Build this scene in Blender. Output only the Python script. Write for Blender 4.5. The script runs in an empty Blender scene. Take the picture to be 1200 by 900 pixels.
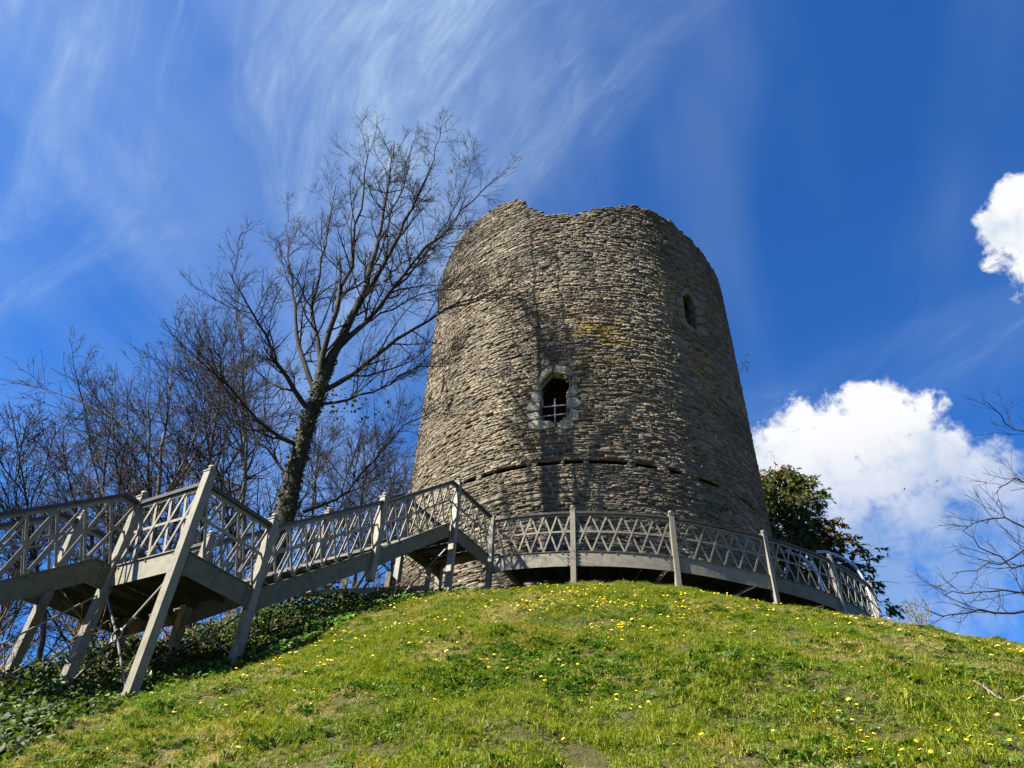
import bpy, math, random
import numpy as np
from mathutils import Matrix, Vector

# ------------------------------------------------------------------ camera
sc = bpy.context.scene
F_PX = 850.0
PITCH = math.radians(39.765)
ROLL = math.radians(3.086)
cam_d = bpy.data.cameras.new('camera')
cam = bpy.data.objects.new('camera', cam_d)
sc.collection.objects.link(cam)
cam_d.sensor_fit = 'HORIZONTAL'
cam_d.sensor_width = 36.0
cam_d.lens = 36.0 * F_PX / 1200.0
cam_d.clip_start = 0.05
cam_d.clip_end = 5000.0
# camera looks along +Y, pitched up, rolled so that the zenith falls right of the picture's middle
cam.matrix_world = Matrix.Rotation(math.radians(90) + PITCH, 4, 'X') @ Matrix.Rotation(ROLL, 4, 'Z')
sc.camera = cam

# ------------------------------------------------------------------ sun and exposure
SUN_AZ = math.radians(-111.0)      # clockwise from +Y
SUN_EL = math.radians(45.0)
sv = Vector((math.sin(SUN_AZ) * math.cos(SUN_EL), math.cos(SUN_AZ) * math.cos(SUN_EL), math.sin(SUN_EL)))
sun_d = bpy.data.lights.new('sun', 'SUN')
sun_d.energy = 5.0
sun_d.angle = math.radians(0.53)
sun_d.color = (1.0, 0.93, 0.80)
sun = bpy.data.objects.new('sun', sun_d)
sc.collection.objects.link(sun)
sun.matrix_world = Matrix.Translation((-20, -10, 40)) @ sv.to_track_quat('Z', 'Y').to_matrix().to_4x4()
sc.view_settings.view_transform = 'Standard'
sc.view_settings.look = 'None'
sc.view_settings.gamma = 1.0
sc.view_settings.exposure = 1.9
sc.view_settings.use_curve_mapping = False
SKY_STRENGTH = 0.05
SKY_TINT = (0.195, 0.590, 1.110)
CIR_SEED = 9.4; CIR_ROT = 140.0; VEIL_SEED = 6.3

# ------------------------------------------------------------------ pixel <-> direction
def ray(u, v):
    x = (u - 600) / F_PX; y = (450 - v) / F_PX
    c, s = math.cos(ROLL), math.sin(ROLL)
    x2 = c * x - s * y; y2 = s * x + c * y
    return np.array([x2, math.cos(PITCH) - y2 * math.sin(PITCH), math.sin(PITCH) + y2 * math.cos(PITCH)])
def at(u, v, d):
    """point on the pixel's ray at horizontal distance d"""
    q = ray(u, v); return q * (d / math.hypot(q[0], q[1]))
def project(P):
    P = np.atleast_2d(P); c, s = math.cos(PITCH), math.sin(PITCH)
    zc = P[:, 1] * c + P[:, 2] * s; Y = -P[:, 1] * s + P[:, 2] * c
    x2 = P[:, 0] / zc; y2 = Y / zc
    cr, sr = math.cos(ROLL), math.sin(ROLL)
    return np.stack([600 + F_PX * (cr * x2 + sr * y2), 450 - F_PX * (-sr * x2 + cr * y2)], 1)

# ------------------------------------------------------------------ node helpers
class NT:
    def __init__(self, tree): self.t = tree; self.n = tree.nodes; self.l = tree.links
    def add(self, typ, **kw):
        nd = self.n.new(typ)
        for k, v in kw.items(): setattr(nd, k, v)
        return nd
    def link(self, a, b): self.l.new(a, b)
    def put(self, sock, val):
        if hasattr(val, 'is_output') or isinstance(val, bpy.types.NodeSocket): self.l.new(val, sock)
        else: sock.default_value = val
    def m(self, op, a, b=None, c=None, clamp=False):
        nd = self.n.new('ShaderNodeMath'); nd.operation = op; nd.use_clamp = clamp
        self.put(nd.inputs[0], a)
        if b is not None: self.put(nd.inputs[1], b)
        if c is not None: self.put(nd.inputs[2], c)
        return nd.outputs[0]
    def dot(self, a, b):
        nd = self.n.new('ShaderNodeVectorMath'); nd.operation = 'DOT_PRODUCT'
        self.put(nd.inputs[0], a); self.put(nd.inputs[1], b); return nd.outputs['Value']
    def vm(self, op, a, b):
        nd = self.n.new('ShaderNodeVectorMath'); nd.operation = op
        self.put(nd.inputs[0], a); self.put(nd.inputs[1], b); return nd.outputs[0]
    def xyz(self, x, y, z):
        nd = self.n.new('ShaderNodeCombineXYZ')
        for i, v in enumerate((x, y, z)): self.put(nd.inputs[i], v)
        return nd.outputs[0]
    def noise(self, vec, scale, detail=4, rough=0.55, dist=0.0, lac=2.0):
        nd = self.n.new('ShaderNodeTexNoise')
        if vec is not None: self.l.new(vec, nd.inputs['Vector'])
        nd.inputs['Scale'].default_value = scale; nd.inputs['Detail'].default_value = detail
        nd.inputs['Roughness'].default_value = rough; nd.inputs['Distortion'].default_value = dist
        nd.inputs['Lacunarity'].default_value = lac
        return nd.outputs[0]
    def ramp(self, fac, lo, hi, a=0.0, b=1.0, smooth=True):
        nd = self.n.new('ShaderNodeMapRange'); nd.interpolation_type = 'SMOOTHSTEP' if smooth else 'LINEAR'
        self.put(nd.inputs[0], fac); self.put(nd.inputs[1], lo); self.put(nd.inputs[2], hi)
        self.put(nd.inputs[3], a); self.put(nd.inputs[4], b); return nd.outputs[0]
    def mix(self, fac, a, b, mode='MIX'):
        nd = self.n.new('ShaderNodeMix'); nd.data_type = 'RGBA'; nd.blend_type = mode
        self.put(nd.inputs[0], fac)
        self.put(nd.inputs[6], a if not isinstance(a, tuple) else (*a, 1.0)[:4])
        self.put(nd.inputs[7], b if not isinstance(b, tuple) else (*b, 1.0)[:4])
        return nd.outputs[2]

# ------------------------------------------------------------------ world: sky and clouds
world = bpy.data.worlds.new('World'); sc.world = world; world.use_nodes = True
w = NT(world.node_tree); w.n.clear()
sky = w.add('ShaderNodeTexSky'); sky.sky_type = 'NISHITA'; sky.sun_disc = False
sky.sun_elevation = SUN_EL; sky.sun_rotation = SUN_AZ % (2 * math.pi)
sky.altitude = 300; sky.air_density = 1.0; sky.dust_density = 0.1; sky.ozone_density = 2.0
tc = w.add('ShaderNodeTexCoord')
nrm = w.add('ShaderNodeVectorMath', operation='NORMALIZE'); w.link(tc.outputs['Generated'], nrm.inputs[0])
D_ = nrm.outputs[0]
sep = w.add('ShaderNodeSeparateXYZ'); w.link(D_, sep.inputs[0])
dz = w.m('MAXIMUM', sep.outputs[2], 0.02)
px_ = w.m('DIVIDE', sep.outputs[0], w.m('ADD', dz, 0.10)); py_ = w.m('DIVIDE', sep.outputs[1], w.m('ADD', dz, 0.10))
# cirrus: a high layer of drawn-out wisps
def rot(a):
    c, s = math.cos(a), math.sin(a)
    return (w.m('ADD', w.m('MULTIPLY', px_, c), w.m('MULTIPLY', py_, s)),
            w.m('ADD', w.m('MULTIPLY', px_, -s), w.m('MULTIPLY', py_, c)))
a1, b1 = rot(math.radians(128))
swirl = w.noise(w.xyz(px_, py_, 4.0), 1.1, 2, 0.5)
b1 = w.m('ADD', b1, w.m('MULTIPLY', swirl, 0.55))
wisp = w.noise(w.xyz(w.m('MULTIPLY', a1, 0.9), w.m('MULTIPLY', b1, 3.4), 8.3), 2.6, 5, 0.62, 0.6)
fine = w.noise(w.xyz(w.m('MULTIPLY', a1, 2.2), w.m('MULTIPLY', b1, 7.0), 1.7), 6.5, 4, 0.68, 0.8)
a2, b2 = rot(math.radians(CIR_ROT))
broad = w.noise(w.xyz(w.m('MULTIPLY', a2, 0.55), w.m('MULTIPLY', b2, 1.5), CIR_SEED), 1.3, 2, 0.5, 0.5)
cir = w.m('MULTIPLY', w.ramp(broad, 0.43, 0.66), w.ramp(wisp, 0.38, 0.76))
cir = w.m('MULTIPLY', cir, w.ramp(fine, 0.25, 0.72, 0.35, 1.0))
a3, b3 = rot(math.radians(70))
band = w.noise(w.xyz(w.m('MULTIPLY', a3, 0.35), w.m('MULTIPLY', b3, 1.6), VEIL_SEED), 1.5, 4, 0.5, 0.3)
veil = w.m('ADD', w.m('MULTIPLY', w.ramp(broad, 0.42, 0.72), 0.15), w.m('MULTIPLY', w.ramp(band, 0.44, 0.70), 0.19))
cir = w.m('MULTIPLY', w.m('ADD', w.m('MULTIPLY', cir, 0.52), veil, clamp=True), w.ramp(sep.outputs[2], 0.25, 0.6))
# cumulus: heaped clouds, each a cluster of rounded lobes broken up by noise
warp = w.noise(D_, 13.0, 4, 0.62)
warp2 = w.noise(D_, 38.0, 4, 0.66, 0.3)
def lobe(c, r):
    """1 at the lobe's middle, 0 at angle r from it"""
    k = 2.0 / (r * r); return w.m('MULTIPLY_ADD', w.dot(D_, tuple(c)), k, 1.0 - k)
def pxdir(u, v): c = ray(u, v); return c / np.linalg.norm(c)
lobes = [(925, 560, .075), (965, 540, .075), (1005, 505, .062), (1003, 476, .036), (1045, 520, .070), (1085, 545, .066), (1110, 530, .036), (1140, 570, .062), (1010, 600, .105), (1090, 625, .100), (1050, 690, .100), (925, 620, .09), (960, 680, .10), (1130, 670, .10), (1170, 600, .05), (1205, 235, .036), (1195, 265, .040), (1225, 290, .056), (1250, 640, .09)]
fields = [lobe(pxdir(u, v), r) for u, v, r in lobes]
# the same kind of cloud goes on round the horizon, outside the frame
rng0 = random.Random(5)
for k in range(5):
    az = math.radians(80 + k * 52 + rng0.uniform(-10, 10)); el = math.radians(rng0.uniform(16, 28))
    fields.append(lobe((math.sin(az) * math.cos(el), math.cos(az) * math.cos(el), math.sin(el)), rng0.uniform(0.12, 0.18)))
fld = fields[0]
for q in fields[1:]:
    fld = w.m('MAXIMUM', fld, q)
dens = w.m('ADD', fld, w.m('ADD', w.m('MULTIPLY', w.m('SUBTRACT', warp, 0.5), 2.6), w.m('MULTIPLY', w.m('SUBTRACT', warp2, 0.5), 1.9)))
low = w.ramp(sep.outputs[2], 0.40, 0.57)                  # 0 at the soft ragged undersides, 1 at the crisp tops
cum = w.ramp(dens, -0.05, w.m('ADD', 0.55, w.m('MULTIPLY', w.m('SUBTRACT', 1.0, low), 0.6)))
cum = w.m('MULTIPLY', cum, w.m('ADD', 0.42, w.m('MULTIPLY', low, 0.56)))
shade = w.ramp(w.m('ADD', w.m('MULTIPLY', w.noise(w.vm('ADD', D_, (0.03, 0.02, -0.03)), 10.0, 4, 0.6), 1.5), w.m('MULTIPLY', low, 0.45)), 0.68, 1.12)
skyc = w.mix(1.0, sky.outputs[0], (SKY_STRENGTH,) * 3, 'MULTIPLY')
skyc = w.mix(1.0, skyc, SKY_TINT, 'MULTIPLY')
col = w.mix(cir, skyc, (0.146, 0.194, 0.250))
cloudc = w.mix(shade, (0.123, 0.164, 0.209), (0.268, 0.270, 0.272))
col = w.mix(cum, col, cloudc)
bg = w.add('ShaderNodeBackground'); w.link(col, bg.inputs[0]); bg.inputs[1].default_value = 1.0
wo = w.add('ShaderNodeOutputWorld'); w.link(bg.outputs[0], wo.inputs[0])

# ------------------------------------------------------------------ mesh helpers
COL = sc.collection
BASE = {}                                     # world position of every thing's Empty
def npmesh(name, V, Q, cols=None, smooth=False):
    """V (n,3); Q list of face index lists or an (m,k) array"""
    me = bpy.data.meshes.new(name)
    V = np.asarray(V, np.float32)
    if isinstance(Q, np.ndarray):
        m, k = Q.shape
        me.vertices.add(len(V)); me.vertices.foreach_set('co', V.ravel())
        me.loops.add(m * k); me.loops.foreach_set('vertex_index', Q.astype(np.int32).ravel())
        me.polygons.add(m); me.polygons.foreach_set('loop_start', (np.arange(m) * k).astype(np.int32))
        me.update(calc_edges=True)
    else:
        me.from_pydata([tuple(map(float, v)) for v in V], [], [tuple(map(int, q)) for q in Q])
        me.update()
    if cols is not None:
        at_ = me.color_attributes.new('tint', 'FLOAT_COLOR', 'POINT')
        c = np.ones((len(V), 4), np.float32); c[:, :3] = cols; at_.data.foreach_set('color', c.ravel())
    if smooth: me.polygons.foreach_set('use_smooth', np.ones(len(me.polygons), bool))
    me.validate()
    return me
def link(name, me, mat=None, parent=None, root=None):
    o = bpy.data.objects.new(name, me); COL.objects.link(o)
    if mat is not None and me is not None and not len(me.materials): me.materials.append(mat)
    if parent is not None: o.parent = parent
    return o
def thing(name, label, cat, loc, group=None):
    o = bpy.data.objects.new(name, None); COL.objects.link(o); o.location = loc; o.empty_display_size = 0.3
    BASE[o.name] = np.array(loc, float); o['label'] = label; o['category'] = cat
    if group: o['group'] = group
    return o
def tag(o, label, cat, group=None):
    o['label'] = label; o['category'] = cat
    if group: o['group'] = group
    return o
def part(name, V, Q, mat, root, parent=None, cols=None, smooth=False):
    """a mesh given in world coordinates, as a child of a thing (or of one of its parts)"""
    V = np.asarray(V, float) - BASE[root.name]
    return link(name, npmesh(name, V, Q, cols, smooth), mat, parent or root)
CUBE_Q = [[0, 1, 3, 2], [4, 6, 7, 5], [0, 4, 5, 1], [2, 3, 7, 6], [0, 2, 6, 4], [1, 5, 7, 3]]
CUBE_V = np.array([[x, y, z] for x in (-.5, .5) for y in (-.5, .5) for z in (-.5, .5)])
_unit = {}
def unit_box(mat):
    if mat.name not in _unit:
        me = npmesh('bar_' + mat.name, CUBE_V, CUBE_Q); me.materials.append(mat); _unit[mat.name] = me
    return _unit[mat.name]
def bar(name, A, B, w_, t_, mat, root, parent=None, side=None):
    """flat bar from A to B: w_ wide, t_ thick; side = direction of the thickness"""
    A = Vector(A); B = Vector(B); x = (B - A); L = x.length; x.normalize()
    s = Vector(side) if side is not None else (Vector((0, 0, 1)).cross(x) if abs(x.z) < .99 else Vector((1, 0, 0)))
    s = s - x * s.dot(x); s.normalize(); y = s.cross(x)
    M = Matrix(((x.x * L, y.x * w_, s.x * t_), (x.y * L, y.y * w_, s.y * t_), (x.z * L, y.z * w_, s.z * t_))).to_4x4()
    M.translation = (A + B) / 2 - Vector(BASE[root.name])
    o = bpy.data.objects.new(name, unit_box(mat)); COL.objects.link(o); o.parent = parent or root; o.matrix_basis = M
    return o
def box_vq(A, B, w_, t_, side):
    A = np.array(A, float); B = np.array(B, float); x = B - A; L = np.linalg.norm(x); x = x / L
    s = np.array(side, float); s = s - x * s.dot(x); s /= np.linalg.norm(s); y = np.cross(s, x)
    V = (A + B) / 2 + CUBE_V[:, :1] * L * x + CUBE_V[:, 1:2] * w_ * y + CUBE_V[:, 2:] * t_ * s
    return V, [list(q) for q in CUBE_Q]
def merge(items):
    Vs, Qs, n = [], [], 0
    for V, Q in items:
        Vs.append(np.asarray(V)); Qs += [[i + n for i in q] for q in Q]; n += len(V)
    return np.concatenate(Vs), Qs
def sweep(P, w_, h_, zoff=0.0):
    """rectangular section along a polyline: w_ sideways (level), h_ upright"""
    P = np.asarray(P, float); n = len(P)
    T = np.gradient(P, axis=0); S = np.stack([T[:, 1], -T[:, 0], np.zeros(n)], 1); S /= np.linalg.norm(S, axis=1)[:, None]
    up = np.array([0, 0, 1.0])
    V = np.concatenate([P + S * w_ / 2 + up * (zoff + h_ / 2), P - S * w_ / 2 + up * (zoff + h_ / 2),
                        P - S * w_ / 2 + up * (zoff - h_ / 2), P + S * w_ / 2 + up * (zoff - h_ / 2)])
    Q = []
    for i in range(n - 1):
        for k in range(4):
            a, b = k * n + i, ((k + 1) % 4) * n + i
            Q.append([a, b, b + 1, a + 1])
    Q.append([0, 3 * n, 2 * n, n]); Q.append([n - 1, 2 * n - 1, 3 * n - 1, 4 * n - 1])
    return V, Q
def tubes(P, Rr, k):
    """P (M,n,3) polylines, Rr (M,n) radii -> vertices and quads"""
    M, n, _ = P.shape
    T = np.gradient(P, axis=1); T /= np.linalg.norm(T, axis=2, keepdims=True) + 1e-9
    ref = np.where(np.abs(T[:, :1, 2:3]) < .8, np.array([0, 0, 1.0]), np.array([1.0, 0, 0]))
    A = np.cross(T, np.broadcast_to(ref, T.shape)); A /= np.linalg.norm(A, axis=2, keepdims=True) + 1e-9
    B = np.cross(T, A)
    an = np.arange(k) * 2 * math.pi / k
    V = P[:, :, None] + Rr[:, :, None, None] * (np.cos(an)[None, None, :, None] * A[:, :, None] + np.sin(an)[None, None, :, None] * B[:, :, None])
    V = V.reshape(-1, 3)
    m, i, j = np.meshgrid(np.arange(M), np.arange(n - 1), np.arange(k), indexing='ij')
    b0 = (m * n + i) * k
    Q = np.stack([b0 + j, b0 + (j + 1) % k, b0 + k + (j + 1) % k, b0 + k + j], -1).reshape(-1, 4)
    return V, Q
def cat_vq(L):
    Vs, Qs, n = [], [], 0
    for V, Q in L: Vs.append(V); Qs.append(Q + n); n += len(V)
    return np.concatenate(Vs), np.concatenate(Qs)
def vnoise(x, y, seed=0):
    """smooth value noise, 0..1"""
    x = np.asarray(x, float); y = np.asarray(y, float)
    xi = np.floor(x).astype(np.int64); yi = np.floor(y).astype(np.int64); fx = x - xi; fy = y - yi
    def h(a, b):
        n = (a * 374761393 + b * 668265263 + seed * 1442695041) & 0xffffffff
        n = ((n ^ (n >> 13)) * 1274126177) & 0xffffffff
        return ((n ^ (n >> 16)) & 0xffff) / 65535.0
    fx = fx * fx * (3 - 2 * fx); fy = fy * fy * (3 - 2 * fy)
    return (h(xi, yi) * (1 - fx) + h(xi + 1, yi) * fx) * (1 - fy) + (h(xi, yi + 1) * (1 - fx) + h(xi + 1, yi + 1) * fx) * fy
def fbm(x, y, seed=0, o=4):
    s = 0; a = .5; t = 0
    for k in range(o): s = s + a * vnoise(x * 2 ** k, y * 2 ** k, seed + k); t += a; a *= .5
    return s / t

# ------------------------------------------------------------------ materials
def mat(name, rough=0.8, metal=0.0):
    m = bpy.data.materials.new(name); m.use_nodes = True
    t = NT(m.node_tree); b = t.n['Principled BSDF']; b.inputs['Roughness'].default_value = rough; b.inputs['Metallic'].default_value = metal
    return m, t, b
def bump(t, b, h, strength, dist):
    nd = t.add('ShaderNodeBump'); nd.inputs['Strength'].default_value = strength; nd.inputs['Distance'].default_value = dist
    t.link(h, nd.inputs['Height']); t.link(nd.outputs[0], b.inputs['Normal'])
def objpos(t):
    g = t.add('ShaderNodeNewGeometry'); return g.outputs['Position']

def mk_stone():
    m, t, b = mat('rubble_stone', 0.93); P = objpos(t)
    at_ = t.add('ShaderNodeAttribute'); at_.attribute_name = 'tint'
    n1 = t.noise(P, 9.0, 6, 0.65); n2 = t.noise(P, 55.0, 4, 0.6); n3 = t.noise(P, 0.55, 4, 0.6)
    c = t.mix(1.0, at_.outputs[0], t.mix(n1, (0.50, 0.50, 0.50), (1.40, 1.38, 1.34)), 'MULTIPLY')
    c = t.mix(t.ramp(n3, .42, .66, 0, .55), c, t.mix(1.0, c, (0.62, 0.62, 0.60), 'MULTIPLY'))
    c = t.mix(t.ramp(n2, .58, .75, 0, .55), c, (0.43, 0.42, 0.36))          # pale lichen flecks
    c = t.mix(t.ramp(t.noise(P, 3.1, 5, .7), .62, .75, 0, .6), c, (0.075, 0.072, 0.062))  # dark crust
    t.link(c, b.inputs['Base Color'])
    bump(t, b, t.m('ADD', t.m('MULTIPLY', n2, .45), t.noise(P, 18, 6, .7)), 0.8, 0.035)
    b.inputs['Specular IOR Level'].default_value = 0.2
    return m
def mk_mortar():
    m, t, b = mat('old_mortar', 0.97); P = objpos(t)
    n = t.noise(P, 14, 5, .7)
    t.link(t.mix(n, (0.055, 0.050, 0.042), (0.17, 0.155, 0.13)), b.inputs['Base Color'])
    bump(t, b, n, 1.0, .05); b.inputs['Specular IOR Level'].default_value = 0.1
    return m
def mk_paint(name, c0, c1, algae=(0.10, 0.115, 0.06), amount=.6, rough=.5):
    m, t, b = mat(name, rough); P = objpos(t)
    n1 = t.noise(P, 2.2, 6, .65); n2 = t.noise(P, 24, 5, .65)
    c = t.mix(n2, c0, c1)
    n3 = t.noise(P, 7.0, 6, .7); c = t.mix(t.ramp(n3, .40, .68, 0, .55), c, tuple(.58 * x for x in c0))
    st = t.add('ShaderNodeMapping'); st.inputs['Scale'].default_value = (7, 7, .9); t.link(P, st.inputs[0])
    streak = t.noise(st.outputs[0], 2.0, 5, .6)
    c = t.mix(t.ramp(t.m('ADD', t.m('MULTIPLY', n1, .6), t.m('MULTIPLY', streak, .4)), .50, .66, 0, amount), c, algae)
    c = t.mix(t.ramp(n2, .60, .70, 0, .75), c, (0.11, 0.065, 0.035))         # rust and chips
    t.link(c, b.inputs['Base Color'])
    b.inputs['Specular IOR Level'].default_value = .25
    bump(t, b, t.m('ADD', n2, t.m('MULTIPLY', n1, .5)), .25, .01)
    return m
def mk_bark(name, c0, c1, sc_=6.0):
    m, t, b = mat(name, .9); P = objpos(t)
    st = t.add('ShaderNodeMapping'); st.inputs['Scale'].default_value = (4, 4, 1); t.link(P, st.inputs[0])
    n = t.noise(st.outputs[0], sc_, 6, .65); n2 = t.noise(P, 1.3, 3, .6)
    c = t.mix(n, c0, c1); c = t.mix(t.ramp(n2, .5, .75, 0, .6), c, tuple(0.75 * x + .04 for x in c1))
    t.link(c, b.inputs['Base Color']); bump(t, b, n, .6, .03); b.inputs['Specular IOR Level'].default_value = .15
    return m
def mk_leaf(name, c0, c1, rough=.45, trans=.35, tips=None, scale=1.0):
    m, t, b = mat(name, rough); P = objpos(t)
    oi = t.add('ShaderNodeObjectInfo')
    at_ = t.add('ShaderNodeAttribute'); at_.attribute_name = 'tint'
    n = t.noise(P, 2.5 * scale, 4, .6)
    c = t.mix(t.ramp(n, .3, .7), c0, c1)
    c = t.mix(1.0, c, at_.outputs[0], 'MULTIPLY')
    t.link(c, b.inputs['Base Color']); b.inputs['Specular IOR Level'].default_value = .22
    tr = t.add('ShaderNodeBsdfTranslucent'); t.link(t.mix(1.0, c, (1.5, 1.6, .7), 'MULTIPLY'), tr.inputs[0])
    mx = t.add('ShaderNodeMixShader'); mx.inputs[0].default_value = trans
    t.link(b.outputs[0], mx.inputs[1]); t.link(tr.outputs[0], mx.inputs[2]); t.link(mx.outputs[0], t.n['Material Output'].inputs[0])
    return m
def mk_grass(name, a, b_, dead, dmin, dmax):
    """blade colour: random per tuft and patchy over the ground"""
    m, t, b = mat(name, .55); P = objpos(t)
    oi = t.add('ShaderNodeObjectInfo'); 
    n = t.noise(P, .55, 4, .6); n2 = t.noise(P, 2.3, 3, .6)
    c = t.mix(oi.outputs['Random'], a, b_)
    c = t.mix(t.m('MULTIPLY', t.ramp(t.m('ADD', t.m('MULTIPLY', n, .55), t.m('MULTIPLY', n2, .45)), dmin, dmax), .85), c, dead)
    t.link(c, b.inputs['Base Color']); b.inputs['Specular IOR Level'].default_value = .25
    tr = t.add('ShaderNodeBsdfTranslucent'); t.link(t.mix(1.0, c, (1.3, 1.35, .6), 'MULTIPLY'), tr.inputs[0])
    mx = t.add('ShaderNodeMixShader'); mx.inputs[0].default_value = .30
    t.link(b.outputs[0], mx.inputs[1]); t.link(tr.outputs[0], mx.inputs[2]); t.link(mx.outputs[0], t.n['Material Output'].inputs[0])
    return m
def mk_soil():
    m, t, b = mat('turf_soil', .95); P = objpos(t)
    n = t.noise(P, 1.1, 5, .65); n2 = t.noise(P, 13, 5, .7)
    c = t.mix(n2, (0.035, 0.030, 0.014), (0.085, 0.085, 0.028))
    c = t.mix(t.ramp(n, .56, .70, 0, .8), c, (0.065, 0.042, 0.024))
    t.link(c, b.inputs['Base Color']); bump(t, b, n2, 1.0, .05); b.inputs['Specular IOR Level'].default_value = .1
    return m
def mk_plain(name, c, rough=.8, metal=0.0, var=.25):
    m, t, b = mat(name, rough, metal); P = objpos(t); n = t.noise(P, 16, 5, .6)
    t.link(t.mix(n, tuple(x * (1 - var) for x in c), tuple(min(1, x * (1 + var)) for x in c)), b.inputs['Base Color'])
    return m
def mk_mesh_plate():
    m, t, b = mat('perforated_plate', .6); P = objpos(t)
    rotm = t.add('ShaderNodeMapping'); rotm.inputs['Rotation'].default_value = (0, 0, math.radians(30.2)); t.link(P, rotm.inputs[0])
    sp = t.add('ShaderNodeSeparateXYZ'); t.link(rotm.outputs[0], sp.inputs[0])
    def cell(s): return t.m('ABSOLUTE', t.m('SUBTRACT', t.m('FRACT', t.m('MULTIPLY', s, 26.0)), .5))
    cx, cy = cell(sp.outputs[0]), cell(sp.outputs[1])
    hole = t.m('LESS_THAN', t.m('ADD', t.m('MULTIPLY', cx, cx), t.m('MULTIPLY', cy, cy)), .035)
    t.link(t.mix(t.noise(P, 5, 4, .6), (0.025, 0.025, 0.022), (0.06, 0.058, 0.05)), b.inputs['Base Color'])
    tp = t.add('ShaderNodeBsdfTransparent'); mx = t.add('ShaderNodeMixShader')
    t.link(hole, mx.inputs[0]); t.link(b.outputs[0], mx.inputs[1]); t.link(tp.outputs[0], mx.inputs[2]); t.link(mx.outputs[0], t.n['Material Output'].inputs[0])
    return m
STONE = mk_stone(); MORTAR = mk_mortar()
PAINT = mk_paint('beige_paint', (0.170, 0.156, 0.120), (0.228, 0.212, 0.168), amount=.25)
SHADE_PLATE = mk_paint('shaded_steel_paint', (0.092, 0.090, 0.052), (0.135, 0.130, 0.082), algae=(0.042, 0.050, 0.022), amount=.6)  # olive algae tone, darkened too: shade of the unlit faces is in the colour
RAIL = mk_paint('dark_handrail_paint', (0.035, 0.034, 0.031), (0.06, 0.058, 0.052), amount=.1, rough=.42)
STEEL = mk_plain('galvanised_steel', (0.55, 0.56, 0.57), .33, .85, .1)
UNDER = mk_plain('shade_dark_underside', (0.045, 0.043, 0.038), .7)  # shade below the decks is put into this near-black colour
RODM = mk_plain('grey_rod', (0.17, 0.165, 0.15), .5, .2)
MESHP = mk_mesh_plate()
DARKM = mk_plain('dark_interior', (0.05, 0.047, 0.042), .95)
SOIL = mk_soil()
BARK = mk_bark('grey_brown_bark', (0.013, 0.011, 0.009), (0.058, 0.051, 0.042))
TWIG = mk_bark('twig_bark', (0.011, 0.009, 0.008), (0.036, 0.030, 0.026))
TWIGP = mk_bark('purplish_twig_bark', (0.015, 0.012, 0.011), (0.048, 0.039, 0.035))
PALEB = mk_bark('pale_bark', (0.06, 0.055, 0.048), (0.24, 0.225, 0.20))
IVY = mk_leaf('ivy_leaf', (0.020, 0.040, 0.006), (0.048, 0.080, 0.010), .6, .2)
HERB = mk_leaf('bright_herb_leaf', (0.055, 0.13, 0.015), (0.10, 0.19, 0.025), .45, .35)
CONIF = mk_leaf('cypress_foliage', (0.036, 0.050, 0.012), (0.085, 0.098, 0.022), .6, .25)
PALES = mk_bark('pale_dead_wood', (0.14, 0.115, 0.08), (0.28, 0.24, 0.18), 4)
WOODM = mk_bark('weathered_wood', (0.12, 0.10, 0.075), (0.30, 0.27, 0.22), 3)
DEADST = mk_bark('dead_stem', (0.12, 0.075, 0.04), (0.33, 0.25, 0.16), 4)
YELLOW, yt, yb = mat('dandelion_yellow', .6); yb.inputs['Base Color'].default_value = (0.80, 0.58, 0.015, 1)
G1 = mk_grass('grass_blade', (0.095, 0.142, 0.008), (0.210, 0.232, 0.012), (0.27, 0.22, 0.050), .52, .66)
G2 = mk_grass('clover_leaf', (0.060, 0.120, 0.014), (0.11, 0.175, 0.022), (0.15, 0.15, 0.04), .55, .75)
G4 = mk_grass('weed_leaf', (0.030, 0.075, 0.012), (0.06, 0.12, 0.018), (0.10, 0.11, 0.03), .55, .75)
G3 = mk_grass('straw_blade', (0.27, 0.215, 0.095), (0.42, 0.36, 0.18), (0.24, 0.165, 0.08), .5, .7)

# ------------------------------------------------------------------ the place: motte and tower axis
C = np.array([2.662, 21.838]); DIST = 22.0; R = 5.916; RW = 7.3
ZD = 7.45                                         # walkway deck level above the eye
def gz(x, y):
    x = np.asarray(x, float); y = np.asarray(y, float)
    r = np.hypot(x - C[0], y - C[1])
    rr = np.clip(r, 7.3, 40); z = 6.6 - (0.45 * (rr - 7.3) + 0.0073 * (rr - 7.3) ** 2)
    q = np.clip(7.3 - r, 0, 3.2); z = z + 0.45 * q - 0.068 * q * q
    zf = -2.6; k = .35; z = zf + k * np.logaddexp(0, (z - zf) / k)
    z = z - 0.66 * np.exp(-((x + 4.1) ** 2 + (y - 8.6) ** 2) / (2 * 1.5 ** 2))
    am = np.clip((30 - r) / 8, 0, 1)
    hq = np.clip((r - 120) / 420, 0, 1); az_ = np.arctan2(x, y); z = z + hq * hq * (3 - 2 * hq) * (70 + 14 * np.sin(3 * az_ + 1) + 9 * np.sin(7 * az_))  # unseen ring of hills, added to block the bright low sky
    z = z + am * ((fbm(x * .35, y * .35, 3) - .5) * .22 + (fbm(x * 1.6, y * 1.6, 9) - .5) * .22 + (fbm(x * 4.2, y * 4.2, 15, 2) - .5) * .11)
    return z
def ground_hit(u, v):
    d = ray(u, v); d = d / math.hypot(d[0], d[1]); t = np.arange(2, 40, .02)
    P = d[None] * t[:, None]; dz_ = gz(P[:, 0], P[:, 1]) - P[:, 2]
    i = np.argmax(dz_ > 0); return P[i] if dz_[i] > 0 else None
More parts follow.
